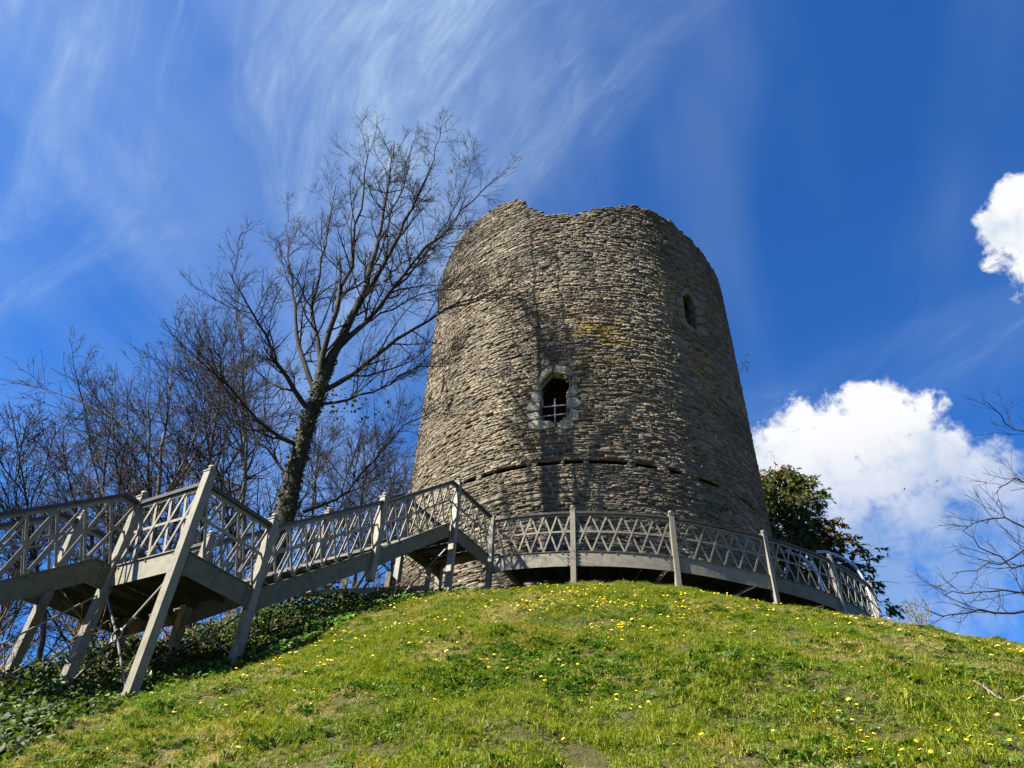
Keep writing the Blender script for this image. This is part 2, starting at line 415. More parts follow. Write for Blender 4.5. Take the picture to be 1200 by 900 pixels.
# ground sheet: fine near the motte, coarse out to the horizon
rad = np.concatenate([np.arange(0, 24, .15), 24 + np.cumsum(np.geomspace(.3, 260, 34))])
NA = 440; an = np.arange(NA) * 2 * math.pi / NA
gx = C[0] + rad[:, None] * np.sin(an)[None]; gy = C[1] - rad[:, None] * np.cos(an)[None]
GV = np.stack([gx, gy, gz(gx, gy)], -1).reshape(-1, 3)
i, j = np.meshgrid(np.arange(len(rad) - 1), np.arange(NA), indexing='ij')
GQ = np.stack([i * NA + j, (i + 1) * NA + j, (i + 1) * NA + (j + 1) % NA, i * NA + (j + 1) % NA], -1).reshape(-1, 4)
ground = link('ground', npmesh('ground', GV, GQ, smooth=True), SOIL); ground['kind'] = 'structure'

# ------------------------------------------------------------------ tower
def hit_tower(u, v, r=R):
    d = ray(u, v); d = d / math.hypot(d[0], d[1]); b = d[0] * C[0] + d[1] * C[1]
    disc = max(b * b - (DIST ** 2 - r * r), 0.0); P = d * (b - math.sqrt(disc))
    return math.atan2(P[0] - C[0], -(P[1] - C[1])), P[2]
def tw(th, z, r=R):
    th = np.asarray(th, float); z = np.asarray(z, float); r = np.asarray(r, float) + 0 * th
    return np.stack([C[0] + r * np.sin(th), C[1] - r * np.cos(th), z + 0 * th], -1)
top_px = [(530, 295), (548, 268), (566, 253), (588, 238), (604, 236), (613, 236), (617, 243), (628, 247), (640, 252), (662, 250), (690, 247), (720, 242), (738, 242), (765, 248), (790, 262), (815, 287), (838, 320)]
tp = sorted(hit_tower(*q) for q in top_px)
t_th = np.array([q[0] for q in tp]); t_z = np.array([q[1] for q in tp])
t_th = np.concatenate([[-math.pi, -2.2], t_th, [2.2, math.pi]]); zend = (t_z[0] + t_z[-1]) / 2
t_z = np.concatenate([[zend - .1, zend + .2], t_z, [zend + .1, zend - .1]])
ztop = lambda th: np.interp(th, t_th, t_z)

def poly_px(pts, s, ox, oy): return [hit_tower(ox + a / s, oy + b / s) for a, b in pts]
W1_open = poly_px([(320, 740), (300, 650), (310, 480), (300, 370), (340, 310), (430, 235), (500, 240), (570, 300), (615, 330), (600, 420), (570, 480), (580, 600), (590, 700), (460, 772)], 9, 600, 410)
W1_stones = [[(232, 350), (300, 262), (400, 168), (432, 172), (428, 225), (345, 300), (292, 366)], [(212, 388), (290, 365), (312, 425), (225, 437)],
    [(208, 450), (300, 440), (312, 500), (298, 560), (198, 550)], [(160, 602), (200, 558), (296, 565), (282, 645), (168, 652)], [(162, 682), (268, 658), (318, 722), (245, 738), (165, 742)],
    [(162, 785), (250, 742), (400, 755), (462, 790), (440, 825), (300, 845), (185, 835)], [(470, 785), (560, 732), (640, 752), (655, 812), (560, 845), (488, 820)],
    [(580, 705), (620, 618), (692, 648), (715, 742), (640, 758), (592, 738)], [(570, 572), (590, 510), (690, 510), (742, 560), (702, 608), (590, 622)],
    [(575, 462), (600, 400), (682, 358), (694, 472), (640, 492)], [(618, 332), (655, 275), (722, 300), (716, 352), (640, 362)],
    [(436, 192), (470, 162), (560, 172), (640, 218), (664, 252), (620, 278), (560, 264), (500, 248), (442, 246)]]
W2_open = poly_px([(150, 215), (165, 190), (192, 185), (225, 225), (252, 270), (262, 350), (268, 440), (272, 508), (190, 440), (165, 330)], 7.5, 780, 320)
W2_stones = [[(120, 178), (178, 122), (205, 160), (185, 184), (150, 205)], [(207, 160), (262, 225), (300, 290), (262, 300), (225, 215), (195, 180)], [(262, 305), (318, 318), (322, 372), (266, 378)],
    [(268, 383), (330, 390), (338, 445), (272, 445)], [(272, 452), (345, 480), (380, 560), (320, 545), (276, 505)], [(95, 210), (148, 208), (160, 300), (105, 290)], [(105, 298), (160, 308), (172, 390), (112, 372)],
    [(112, 380), (174, 398), (190, 445), (262, 506), (250, 530), (150, 450)]]
def interval(poly, z):
    """theta range of a polygon at height z"""
    xs = []; n = len(poly)
    for k in range(n):
        (a, za), (b, zb) = poly[k], poly[(k + 1) % n]
        if (za - z) * (zb - z) <= 0 and za != zb: xs.append(a + (b - a) * (z - za) / (zb - za))
    return (min(xs), max(xs)) if len(xs) > 1 else None
W1s = [poly_px(q, 9, 600, 410) for q in W1_stones]; W2s = [poly_px(q, 7.5, 780, 320) for q in W2_stones]
W1d = (W1_open[0][0] + W1_open[7][0]) / 2
holes = [W1_open] + W1s + [W2_open] + W2s
for pts in ([(524, 478), (531, 462), (533, 466), (528, 482)], [(502, 470), (505, 460), (507, 462), (505, 474)], [(545, 397), (551, 393), (551, 399), (546, 402)], [(635, 312), (643, 311), (643, 316), (636, 316)], [(690, 262), (697, 262), (697, 267), (690, 267)]):
    holes.append([hit_tower(*q) for q in pts])
slots_px = [((543, 569), (558, 564)), ((564, 560), (576, 557)), ((578, 557), (617, 547)), ((629, 544), (657, 542)), ((661, 541), (684, 540)), ((690, 540), (736, 542)), ((744, 542), (770, 543)), ((785, 549), (800, 553)), ((821, 561), (844, 571)), ((866, 582), (886, 598))]
slots = [(hit_tower(*a), hit_tower(*b)) for a, b in slots_px]
SZ = float(np.median([s[0][1] for s in slots] + [s[1][1] for s in slots]))
slot_iv = [(min(a[0], b[0]), max(a[0], b[0])) for a, b in slots]

tower = thing('round_tower', 'ruined round stone tower with ragged top standing on the grassy mound', 'tower', (C[0], C[1], 6.9))
rs = np.random.RandomState(4)
# courses
zs = [4.6]; 
while zs[-1] < 23.9:
    hcur = rs.choice([.036, .046, .057, .070, .095], p=[.2, .29, .27, .17, .07]) * rs.uniform(.9, 1.1)
    if zs[-1] < SZ - .075 and zs[-1] + hcur > SZ - .12: zs += [SZ - .07, SZ, SZ + .07]; continue
    zs.append(zs[-1] + hcur)
S = []     # th0 th1 z0 z1 protrusion
for c in range(len(zs) - 1):
    z0, z1 = zs[c], zs[c + 1]; zm = (z0 + z1) / 2; th = -math.pi + rs.uniform(0, .05); hh = z1 - z0
    cuts = []
    for pl in holes:
        zz = [q[1] for q in pl]
        if max(zz) < z0 or min(zz) > z1: continue
        best = [interval(pl, q) for q in (z0 + .02, zm, z1 - .02)]
        best = [q for q in best if q]
        if best: cuts.append((min(q[0] for q in best), max(q[1] for q in best)))
    if abs(zm - SZ) < .06: cuts += slot_iv
    while th < math.pi - .02:
        L = np.clip(rs.lognormal(math.log(.185), .50), .05, .62) * (1.2 if hh > .08 else .95) * (3.5 if abs(th + .12) > 1.9 else 1)
        t1 = min(th + L / R, math.pi)
        segs = [(th, t1)]
        for a, b in cuts:
            new = []
            for s0, s1 in segs:
                if b <= s0 or a >= s1: new.append((s0, s1)); continue
                if a - s0 > .012: new.append((s0, a))
                if s1 - b > .012: new.append((b, s1))
            segs = new
        for s0, s1 in segs:
            lim = float(ztop((s0 + s1) / 2)) + rs.normal(0, .05)
            if zm < lim and rs.rand() > .015: S.append((s0, s1, z0, z1, np.clip(rs.normal(0, .0095), -.025, .026) - (.05 if rs.rand() < .05 else 0)))
        th = t1
S = np.array(S); N = len(S)
# each stone: a 4 x 3 front grid with uneven edges plus a skirt into the wall
gu = np.array([0, .30, .72, 1.0])
def stone_verts(S):
    n = len(S); rs2 = np.random.RandomState(17)
    gap = .001 + .005 * rs2.rand(n) ** 2
    th0 = S[:, 0] + gap / R; th1 = S[:, 1] - gap / R; z0 = S[:, 2] + gap * .8; z1 = S[:, 3] - gap * .8 - np.where(rs2.rand(n) < .25, .014, 0) * rs2.rand(n)
    U = np.repeat((th0[:, None] + (th1 - th0)[:, None] * gu[None])[:, :, None], 2, 2)
    Z = np.stack([np.repeat(z0[:, None], 4, 1), np.repeat(z1[:, None], 4, 1)], 2); hs = (z1 - z0)[:, None, None]
    U = U + rs2.normal(0, .006, U.shape) / R; Z = Z + rs2.normal(0, .10, Z.shape) * hs
    Z = Z + ((rs2.rand(n, 1, 1) - .5) * .4 * hs) * (gu[None, :, None] - .5) * 2
    endc = np.zeros((4, 2)); endc[[0, 3]] = 1
    P = S[:, 4][:, None, None] - .010 * endc * rs2.rand(n, 4, 2) + rs2.normal(0, .0055, U.shape) + (rs2.rand(n, 1, 1) - .6) * .016 * np.array([-.5, .5])[None, None]
    return U, Z, P
U, Z, P = stone_verts(S)
wav = lambda U, Z: (fbm(U * 3 + 20, Z * .7, 31) - .5) * .16 * np.clip(np.abs(Z - SZ) / .8, 0, 1)
Z = Z + wav(U, Z)
front = tw(U.reshape(N, -1), Z.reshape(N, -1), R + P.reshape(N, -1))            # N,8,3  index = iu*2+iv
bi = [0, 2, 4, 6, 7, 5, 3, 1]
back = tw(U.reshape(N, -1)[:, bi], Z.reshape(N, -1)[:, bi], R - .09)
SVt = np.concatenate([front, back], 1)
fq = [[a * 2, (a + 1) * 2, (a + 1) * 2 + 1, a * 2 + 1] for a in range(3)]
fq += [[bi[k], 8 + k, 8 + (k + 1) % 8, bi[(k + 1) % 8]] for k in range(8)]
fq = np.array(fq)
# colours: warm grey mudstone with brown, reddish and blue-grey stones; yellow lichen in drifts
pal = np.array([(.30, .27, .215), (.34, .305, .24), (.25, .235, .20), (.29, .235, .185), (.36, .33, .27), (.22, .215, .195), (.27, .20, .16), (.24, .245, .24)])
cs = pal[rs.choice(8, N, p=[.22, .18, .17, .11, .1, .11, .05, .06])] * rs.uniform(.6, 1.25, (N, 1))
thm = (S[:, 0] + S[:, 1]) / 2; zm = (S[:, 2] + S[:, 3]) / 2
ly = np.zeros(N)
for (u, v, a, b, s) in ((700, 385, .16, .8, .8), (735, 412, .12, .5, .8), (700, 410, .14, .6, .6), (755, 372, .03, .15, .9), (820, 425, .13, 1.0, .45), (790, 350, .1, .8, .35)):
    q = hit_tower(u, v); ly = np.maximum(ly, s * np.exp(-((thm - q[0]) / a) ** 2 - ((zm - q[1]) / b) ** 2))
ly *= fbm(thm * 14, zm * 3, 77) > .47
cs = cs * (1 - ly[:, None]) + np.array([.50, .36, .10]) * ly[:, None]
wt = np.clip((zm - (ztop(thm) - 4.0)) / 4.0, 0, 1) * .75 * fbm(thm * 8, zm * .6, 51)
cs *= (1 - wt)[:, None] * np.array([.64, .61, .555])
cs *= (.74 + .52 * fbm(thm * 5 + 3, zm * .8, 91))[:, None]
# the 300 stones that show largest
pc = project(SVt[:, :8].reshape(-1, 3)).reshape(N, 8, 2)
cen = SVt[:, :8].mean(1); nrm_ = np.stack([np.sin(thm), -np.cos(thm), 0 * thm], 1)
facing = (nrm_ * (-cen)).sum(1) > .8
quad = pc[:, [0, 6, 7, 1]]
area = .5 * np.abs(sum(quad[:, k, 0] * quad[:, (k + 1) % 4, 1] - quad[:, (k + 1) % 4, 0] * quad[:, k, 1] for k in range(4)))
vis = facing & (cen[:, 2] > ZD + .2)
order = np.argsort(-np.where(vis, area, 0)); big = order[:300]; rest = np.setdiff1d(np.arange(N), big)
# core of the wall behind the stones, with the openings left out
NT_, NZ_ = 400, 150
th_e = np.linspace(-math.pi, math.pi, NT_ + 1); zz_e = np.linspace(4.3, 23.6, NZ_ + 1)
def inside(poly, th, z):
    c = np.zeros(np.shape(th), bool); n = len(poly)
    for k in range(n):
        (a, za), (b, zb) = poly[k], poly[(k + 1) % n]
        if za == zb: continue
        c ^= ((za > z) != (zb > z)) & (th < (b - a) * (z - za) / (zb - za) + a)
    return c
tg, zg = np.meshgrid(th_e[:-1], zz_e, indexing='ij')
zg = np.minimum(zg, ztop(tg) - .12)
rg = R - .06 + (fbm(tg * 30, zg * 5, 8) - .5) * .04
CV = tw(tg, zg, rg).reshape(-1, 3)
i, j = np.meshgrid(np.arange(NT_), np.arange(NZ_), indexing='ij')
tcen = (th_e[:-1] + th_e[1:])[:, None] / 2 + 0 * j; zcen = (zz_e[:-1] + zz_e[1:])[None] / 2 + 0 * tcen
drop = inside(W1_open, tcen, zcen) | inside(W2_open, tcen, zcen) | (zz_e[:-1][None] > ztop(tcen) - .12)
for a, b in slot_iv: drop |= (tcen > a) & (tcen < b) & (np.abs(zcen - SZ) < .08)
CQ = np.stack([i * (NZ_ + 1) + j, ((i + 1) % NT_) * (NZ_ + 1) + j, ((i + 1) % NT_) * (NZ_ + 1) + j + 1, i * (NZ_ + 1) + j + 1], -1)[~drop]
# inner face and wall head
n0 = len(CV); ti = np.linspace(-math.pi, math.pi, 121)[:-1]
inner = np.concatenate([tw(ti, 4.3 + 0 * ti, R - 1.7), tw(ti, ztop(ti) - .2, R - 1.7), tw(ti, ztop(ti) - .12, R - .06)])
ii = np.arange(120); jj = (ii + 1) % 120
IQ = np.concatenate([np.stack([n0 + ii, n0 + 120 + ii, n0 + 120 + jj, n0 + jj], 1), np.stack([n0 + 120 + ii, n0 + 240 + ii, n0 + 240 + jj, n0 + 120 + jj], 1)])
tin = []
for q in range(120):
    t_, = [ti[q]]
wall = part('wall', np.concatenate([CV, inner]), np.concatenate([CQ, IQ]), MORTAR, tower)
mas = part('masonry', SVt[rest].reshape(-1, 3), (np.arange(len(rest))[:, None, None] * 16 + fq[None]).reshape(-1, 4), STONE, tower, cols=np.repeat(cs[rest], 16, 0))
mas['kind'] = 'stuff'
for k in big: part('stone', SVt[k], fq, STONE, tower, parent=wall, cols=np.repeat(cs[k][None], 16, 0))
# dark floors inside, so that no daylight falls through the openings
for zf in (9.6, 14.4, 20.2):
    V = np.concatenate([tw(ti, zf + 0 * ti, R - 1.72), tw(ti, zf + .2 + 0 * ti, R - 1.72)])
    part('floor', V, [list(range(119, -1, -1)), list(range(120, 240))] + [[a, b, b + 120, a + 120] for a, b in zip(ii, jj)], DARKM, tower)

def window(opening, stones, tints, bars, pr_=1.0):
    n = len(opening); op = np.array(opening)
    V = np.concatenate([tw(op[:, 0], op[:, 1], R - .03), tw(op[:, 0] + (op[:, 0] - op[:, 0].mean()) * .15, op[:, 1] + (op[:, 1] - op[:, 1].mean()) * .22, R - .30), tw(op[:, 0] + (op[:, 0] - op[:, 0].mean()) * 1.0, op[:, 1] + (op[:, 1] - op[:, 1].mean()) * .9, R - 1.7)])
    Q = [[a + s * n, (a + 1) % n + s * n, (a + 1) % n + (s + 1) * n, a + (s + 1) * n] for s in (0, 1) for a in range(n)]
    rv = part('window', V, Q, MORTAR, tower)
    r3 = np.random.RandomState(3)
    for pl, ti_ in zip(stones, tints):
        pl = np.array(pl); n = len(pl)
        # finer rounded outline
        cl = []
        for k in range(n):
            a, b, c = pl[k - 1], pl[k], pl[(k + 1) % n]
            cl += [b * .80 + a * .20, b * .95 + (a + c) * .025, b * .80 + c * .20]
        cl = np.array(cl); m = len(cl); ce = cl.mean(0)
        cl = cl + r3.normal(0, 1, cl.shape) * [.0010, .006]
        rings = []
        for sc_, rr in ((1.06, R - .24), (1.0, R + .0), (.98, R + .045 * pr_), (.86, R + .065 * pr_), (.40, R + .07 * pr_)):
            q = ce + (cl - ce) * sc_; rings.append(tw(q[:, 0], q[:, 1], rr + (r3.normal(0, .009, m) if rr > R else 0)))
        V = np.concatenate(rings + [tw(ce[0:1], ce[1:2], R + .07 * pr_)])
        Q = [[s * m + a, s * m + (a + 1) % m, (s + 1) * m + (a + 1) % m, (s + 1) * m + a] for s in range(4) for a in range(m)]
        Q += [[4 * m + a, 4 * m + (a + 1) % m, 5 * m] for a in range(m)]
        part('surround_stone', V, Q, STONE, tower, parent=rv, cols=np.tile(np.array(ti_), (len(V), 1)), smooth=False)
    for (a, b) in bars:
        a = hit_tower(600 + a[0] / 9, 410 + a[1] / 9); b = hit_tower(600 + b[0] / 9, 410 + b[1] / 9)
        bar('window_bar', tw(a[0], a[1], R - .16), tw(b[0], b[1], R - .16), .028, .028, STEELB, tower, parent=rv)
STEELB = mk_plain('pale_iron_bar', (0.42, 0.40, 0.38), .55, .2)
window(W1_open, W1s, [np.array((.34, .32, .265)) * k for k in (1, .95, 1.05, .9, .95, 1.0, .95, .8, .85, .85, .7, 1.1)], [((440, 480), (443, 735)), ((318, 568), (585, 542)), ((310, 668), (590, 635))], .55)
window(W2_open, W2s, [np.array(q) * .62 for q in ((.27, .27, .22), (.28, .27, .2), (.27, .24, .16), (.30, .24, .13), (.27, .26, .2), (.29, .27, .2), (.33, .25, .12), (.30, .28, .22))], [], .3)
# weedy plant rooted in the wall

# ------------------------------------------------------------------ steelwork shared by walkway and stairs
def post(root, xy, z0, z1, side, w_=.115, name='post'):
    """square post with a cap and a small ball finial; side = outward direction"""
    s = np.array([side[0], side[1], 0.0]); s /= np.linalg.norm(s)
    it = [box_vq((xy[0], xy[1], z0), (xy[0], xy[1], z1), w_, w_, s), box_vq((xy[0], xy[1], z1 + .002), (xy[0], xy[1], z1 + .022), w_ + .018, w_ + .018, s)]
    o = part(name, *merge(it), PAINT, root)
    # finial
    ang = np.arange(8) * math.pi / 4; prof = [(.036, .022), (.030, .040), (.050, .060), (.055, .082), (.043, .106), (.0, .118)]
    V = np.concatenate([[[xy[0] + r_ * math.cos(a), xy[1] + r_ * math.sin(a), z1 + h_] for a in ang] for r_, h_ in prof])
    Q = [[k * 8 + a, k * 8 + (a + 1) % 8, (k + 1) * 8 + (a + 1) % 8, (k + 1) * 8 + a] for k in range(5) for a in range(8)]
    part('finial', V, Q, PAINT, root, parent=o, smooth=True)
    return o
def bolts(root, parent, pts, nrmv, r_=.014):
    """bolt heads, one object each"""
    for p_ in pts:
        n_ = np.array(nrmv(p_) if callable(nrmv) else nrmv, float); n_ /= np.linalg.norm(n_)
        bar('bolt', np.array(p_) - n_ * .004, np.array(p_) + n_ * .016, r_ * 1.8, r_ * 1.8, SHADE_PLATE, root, parent=parent, side=(0, 0, 1))
def railing(root, line, cells, h=1.0, out=(0, -1), bot=.02, endtrim=.06):
    """handrail + middle rail + crossing flat bars over a base line given as a function s in 0..1 -> point"""
    pts = np.array([line(s) for s in np.linspace(0, 1, 13)])
    top = part('handrail', *sweep(pts, .085, .055, h - .03), RAIL, root)
    pt = part('top_bar', *sweep(pts, .012, .05, h - .085), PAINT, root, parent=top)
    part('middle_rail', *sweep(pts, .014, .04, h * .5), PAINT, root, parent=top)
    up = np.array([0, 0, 1.0])
    for c in range(cells):
        s0, s1 = c / cells, (c + 1) / cells
        a, b = line(s0), line(s1); d = (b - a); sd = np.array([d[1], -d[0], 0]); sd /= np.linalg.norm(sd)
        lo, hi = bot, h - .085
        bar('lattice_bar', a + up * lo + sd * .008, b + up * hi + sd * .008, .038, .009, PAINT, root, parent=top, side=sd)
        bar('lattice_bar', a + up * hi - sd * .008, b + up * lo - sd * .008, .038, .009, PAINT, root, parent=top, side=sd)
    return top

# ------------------------------------------------------------------ walkway round the tower
walk = thing('curved_walkway', 'beige steel walkway with lattice railing curving round the foot of the tower', 'walkway', (1.55, 14.62, 6.6))
pa = np.radians([-23.8, -8.8, 9.0, 28.0, 44.4, 59.0]); pr = np.array([7.3, 7.3, 7.3, 7.33, 7.72, 8.13])
def wl(th, r=None):
    q = np.interp(th, pa, pr) if r is None else r
    # smooth radius
    if r is None and th > pa[2]: q = 7.3 + .83 * max(0, (th - pa[2] - .2) / (pa[5] - pa[2] - .2)) ** 1.25
    return np.array([C[0] + q * math.sin(th), C[1] - q * math.cos(th), ZD])
for k, a in enumerate(pa):
    p0 = wl(a); g = float(gz(p0[0], p0[1])); sd = (math.sin(a), -math.cos(a))
    post(walk, p0[:2], g - .25, ZD + 1.05, sd)
for k in range(5):
    a0, a1 = pa[k] + .058 / 7.3, pa[k + 1] - .058 / 7.3
    line = lambda s, a0=a0, a1=a1: wl(a0 + (a1 - a0) * s)
    railing(walk, line, 6, 1.0)
    pts = np.array([line(s) for s in np.linspace(0, 1, 13)])
    if k < 5:
        fa = part('fascia_plate', *sweep(pts, .014, .34, -.17), PAINT if k < 3 else SHADE_PLATE, walk)  # far bays take the darker copy, so their shade is painted
        part('flange', *sweep(pts + 0, .05, .012, .007), SHADE_PLATE, walk, parent=fa)
        bp = [];
        for e, s_ in ((0, .035), (1, .965)):
            b0 = line(s_)
            for dz_ in (-.06, -.14, -.22, -.30): bp.append(b0 + np.array([0, 0, dz_]))
        for s_ in np.linspace(.1, .9, 6): bp.append(line(s_) + np.array([0, 0, -.035]))
        def nf(p_): q = np.array([p_[0] - C[0], p_[1] - C[1], 0]); return q / np.linalg.norm(q)
        bolts(walk, fa, [p_ + nf(p_) * .008 for p_ in bp], nf)
    # deck plates from the fascia to the wall, radial beams below
    for q in range(4):
        e0, e1 = a0 + (a1 - a0) * q / 4 + .0003, a0 + (a1 - a0) * (q + 1) / 4 - .0003
        pp = [wl(e, None) for e in np.linspace(e0, e1, 4)]; pi_ = [wl(e, R + .05) for e in np.linspace(e0, e1, 4)]
        outv = [p_ - nf(p_) * .03 for p_ in pp]
        V = np.concatenate([outv, pi_]); V[:, 2] = ZD - .02; V2 = V.copy(); V2[:, 2] -= .008
        n = 4; Q = [[s_, s_ + 1, n + s_ + 1, n + s_] for s_ in range(3)]
        Q = Q + [[x + 8 for x in q_[::-1]] for q_ in Q] + [[0, 8, 9, 1], [1, 9, 10, 2], [2, 10, 11, 3], [4, 5, 13, 12], [5, 6, 14, 13], [6, 7, 15, 14], [0, 4, 12, 8], [3, 11, 15, 7]]
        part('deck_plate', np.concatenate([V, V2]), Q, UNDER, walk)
    for q in range(3):
        e = a0 + (a1 - a0) * (q + .5) / 3
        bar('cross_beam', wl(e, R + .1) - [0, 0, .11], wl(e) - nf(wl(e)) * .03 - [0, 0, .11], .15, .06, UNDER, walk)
# tie rods under the walkway
for a, b_ in ((-8.8, -2.5), (-8.8, -14)):
    p0 = wl(math.radians(a)); p1 = wl(math.radians(b_), R + .3)
    bar('tie_rod', (p0[0], p0[1], float(gz(p0[0], p0[1])) + .05), p1 - [0, 0, .2], .018, .018, RODM, walk)

# ------------------------------------------------------------------ entrance stairs with landing
PHI = math.radians(30.228); u2 = np.array([math.sin(PHI), math.cos(PHI), 0]); n2 = np.array([-math.cos(PHI), math.sin(PHI), 0]); UP = np.array([0, 0, 1.0])
ZL = 4.115; L1, LF, L3, WD = 1.293, 4.696, 1.50, 1.317
P2 = np.array([-4.072, 8.583, 0]); P3 = P2 + u2 * L1; P5 = P3 + u2 * LF; P6 = P5 + u2 * L3; P1 = P2 + n2 * WD
stair = thing('entrance_staircase', 'beige steel staircase with lattice railings climbing the mound to the walkway', 'staircase', (P2[0], P2[1], float(gz(P2[0], P2[1]))))
sl2 = (ZD - ZL) / LF; sl1 = .75
out = -n2
def lin(A, za, B, zb): return lambda s: np.array([A[0] + (B[0] - A[0]) * s, A[1] + (B[1] - A[1]) * s, za + (zb - za) * s])
def pw(*kn):
    """piecewise line through (point, z)"""
    K = np.array([[a[0], a[1], z] for a, z in kn]); d = np.concatenate([[0], np.cumsum(np.linalg.norm(np.diff(K, axis=0), axis=1))]); d /= d[-1]
    return lambda s: np.array([np.interp(s, d, K[:, q]) for q in range(3)])
def stringer(root, A, za, B, zb, side, depth=.29, t=.014, mat_=SHADE_PLATE):
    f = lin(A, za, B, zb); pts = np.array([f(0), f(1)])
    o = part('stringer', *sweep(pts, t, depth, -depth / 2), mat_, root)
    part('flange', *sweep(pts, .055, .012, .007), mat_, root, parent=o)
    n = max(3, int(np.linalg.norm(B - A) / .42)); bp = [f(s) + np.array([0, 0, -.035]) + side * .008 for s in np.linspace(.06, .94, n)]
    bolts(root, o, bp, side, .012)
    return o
gap = u2 * .06
# landing edges
PA = P1 + n2 * WD                                    # far corner of the landing on the lower flight's far side
P4 = P3 + n2 * WD; PB = P3 + n2 * 2 * WD
stringer(stair, P1 - n2 * .06, ZL, P2 + n2 * .06, ZL, -u2, mat_=PAINT)  # sunlit edge gets the lighter copy of the paint
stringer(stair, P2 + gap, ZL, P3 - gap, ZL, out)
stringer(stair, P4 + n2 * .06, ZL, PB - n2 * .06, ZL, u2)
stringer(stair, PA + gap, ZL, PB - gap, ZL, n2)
railing(stair, lin(P1 - n2 * .07, ZL, P2 + n2 * .07, ZL), 4)
railing(stair, lin(P2 + gap, ZL, P3 - gap, ZL), 4)
railing(stair, lin(P4 + n2 * .07, ZL, PB - n2 * .07, ZL), 3)
railing(stair, lin(PA + gap, ZL, PB - gap, ZL), 3)
for q in range(5):
    s0, s1 = q / 5 + .004, (q + 1) / 5 - .004
    c0 = P2 + n2 * (2 * WD * s0) + u2 * .02; c1 = P2 + n2 * (2 * WD * s1) + u2 * .02; e = u2 * (L1 - .04)
    V = np.array([c0, c1, c1 + e, c0 + e]); V[:, 2] = ZL - .03; V2 = V.copy(); V2[:, 2] -= .01
    part('deck_plate', np.concatenate([V, V2]), [[0, 3, 2, 1], [4, 5, 6, 7], [0, 1, 5, 4], [1, 2, 6, 5], [2, 3, 7, 6], [3, 0, 4, 7]], MESHP, stair)
for q in range(4):
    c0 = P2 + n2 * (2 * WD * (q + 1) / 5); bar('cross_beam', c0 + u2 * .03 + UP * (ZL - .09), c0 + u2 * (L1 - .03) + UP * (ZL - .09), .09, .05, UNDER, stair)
# upper flight (near and far strings), top platform
for off, sd in ((0, out), (WD, n2)):
    o_ = n2 * off
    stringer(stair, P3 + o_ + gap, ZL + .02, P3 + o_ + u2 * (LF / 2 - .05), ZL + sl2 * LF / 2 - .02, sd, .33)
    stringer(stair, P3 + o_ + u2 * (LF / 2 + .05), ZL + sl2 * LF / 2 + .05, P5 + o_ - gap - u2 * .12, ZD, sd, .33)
    mid = P3 + o_ + u2 * LF / 2; zm_ = ZL + sl2 * LF / 2
    railing(stair, pw((P3 + o_ + gap, ZL + .03), (mid - gap * .9, zm_)), 8)
    railing(stair, pw((mid + gap * .9, zm_ + .04), (P5 + o_ - u2 * .26, ZD), (P5 + o_ - gap, ZD)), 8)
    post(stair, mid[:2], zm_ - .55, zm_ + 1.07, sd)
for q in range(19):
    s = (q + .5) / 19; c0 = P3 + u2 * (LF * s) + UP * (ZL + (ZD - ZL) * (q + 1) / 20)
    bar('tread', c0 + n2 * .01, c0 + n2 * (WD - .01), .25, .035, MESHP, stair, side=(0, 0, 1))
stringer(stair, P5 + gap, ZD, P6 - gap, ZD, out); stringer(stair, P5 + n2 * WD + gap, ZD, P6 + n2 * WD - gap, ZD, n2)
railing(stair, lin(P5 + gap, ZD, P6 - gap, ZD), 5); railing(stair, lin(P5 + n2 * WD + gap, ZD, P6 + n2 * WD - gap, ZD), 4)
for q in range(3):
    c0 = P5 + u2 * (L3 * q / 3 + .01); c1 = P5 + u2 * (L3 * (q + 1) / 3 - .01)
    V = np.array([c0, c0 + n2 * WD, c1 + n2 * WD, c1]); V[:, 2] = ZD - .03; V2 = V.copy(); V2[:, 2] -= .01
    part('deck_plate', np.concatenate([V, V2]), [[0, 3, 2, 1], [4, 5, 6, 7], [0, 1, 5, 4], [1, 2, 6, 5], [2, 3, 7, 6], [3, 0, 4, 7]], MESHP, stair)
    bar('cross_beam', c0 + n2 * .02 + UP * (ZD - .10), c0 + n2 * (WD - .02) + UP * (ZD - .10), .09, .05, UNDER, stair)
# lower flight, going down to the left out of the picture
LB = 5.6; SPL = 2.3
for off, sd in ((0, out), (WD, n2)):
    o_ = P1 + n2 * off
    zat = lambda s: ZL - sl1 * max(0, s - .28)
    for s0, s1 in ((.0, SPL), (SPL, LB)):
        if s0 == 0:
            stringer(stair, o_ - u2 * .30, ZL - .01, o_ - u2 * .06, ZL, sd, .33)
            stringer(stair, o_ - u2 * (s1 - .06), zat(s1 - .06), o_ - u2 * .30, ZL - .012, sd, .33)
            railing(stair, pw((o_ - u2 * (s1 - .06), zat(s1 - .06)), (o_ - u2 * .28, ZL), (o_ - gap, ZL)), 7)
        else:
            stringer(stair, o_ - u2 * s1, zat(s1), o_ - u2 * (s0 + .06), zat(s0 + .06), sd, .33)
            railing(stair, lin(o_ - u2 * s1, zat(s1), o_ - u2 * (s0 + .06), zat(s0 + .06)), 9)
    for s in (SPL, LB):
        q = o_ - u2 * s; g = float(gz(q[0], q[1])); post(stair, q[:2], min(g - .2, zat(s) - .4), zat(s) + 1.05, sd)
for q in range(22):
    s = .28 + (LB - .28) * (q + .5) / 22; c0 = P1 - u2 * s + UP * (ZL - sl1 * (s - .28) - .10)
    bar('tread', c0 + n2 * .01, c0 + n2 * (WD - .01), .25, .035, MESHP, stair, side=(0, 0, 1))
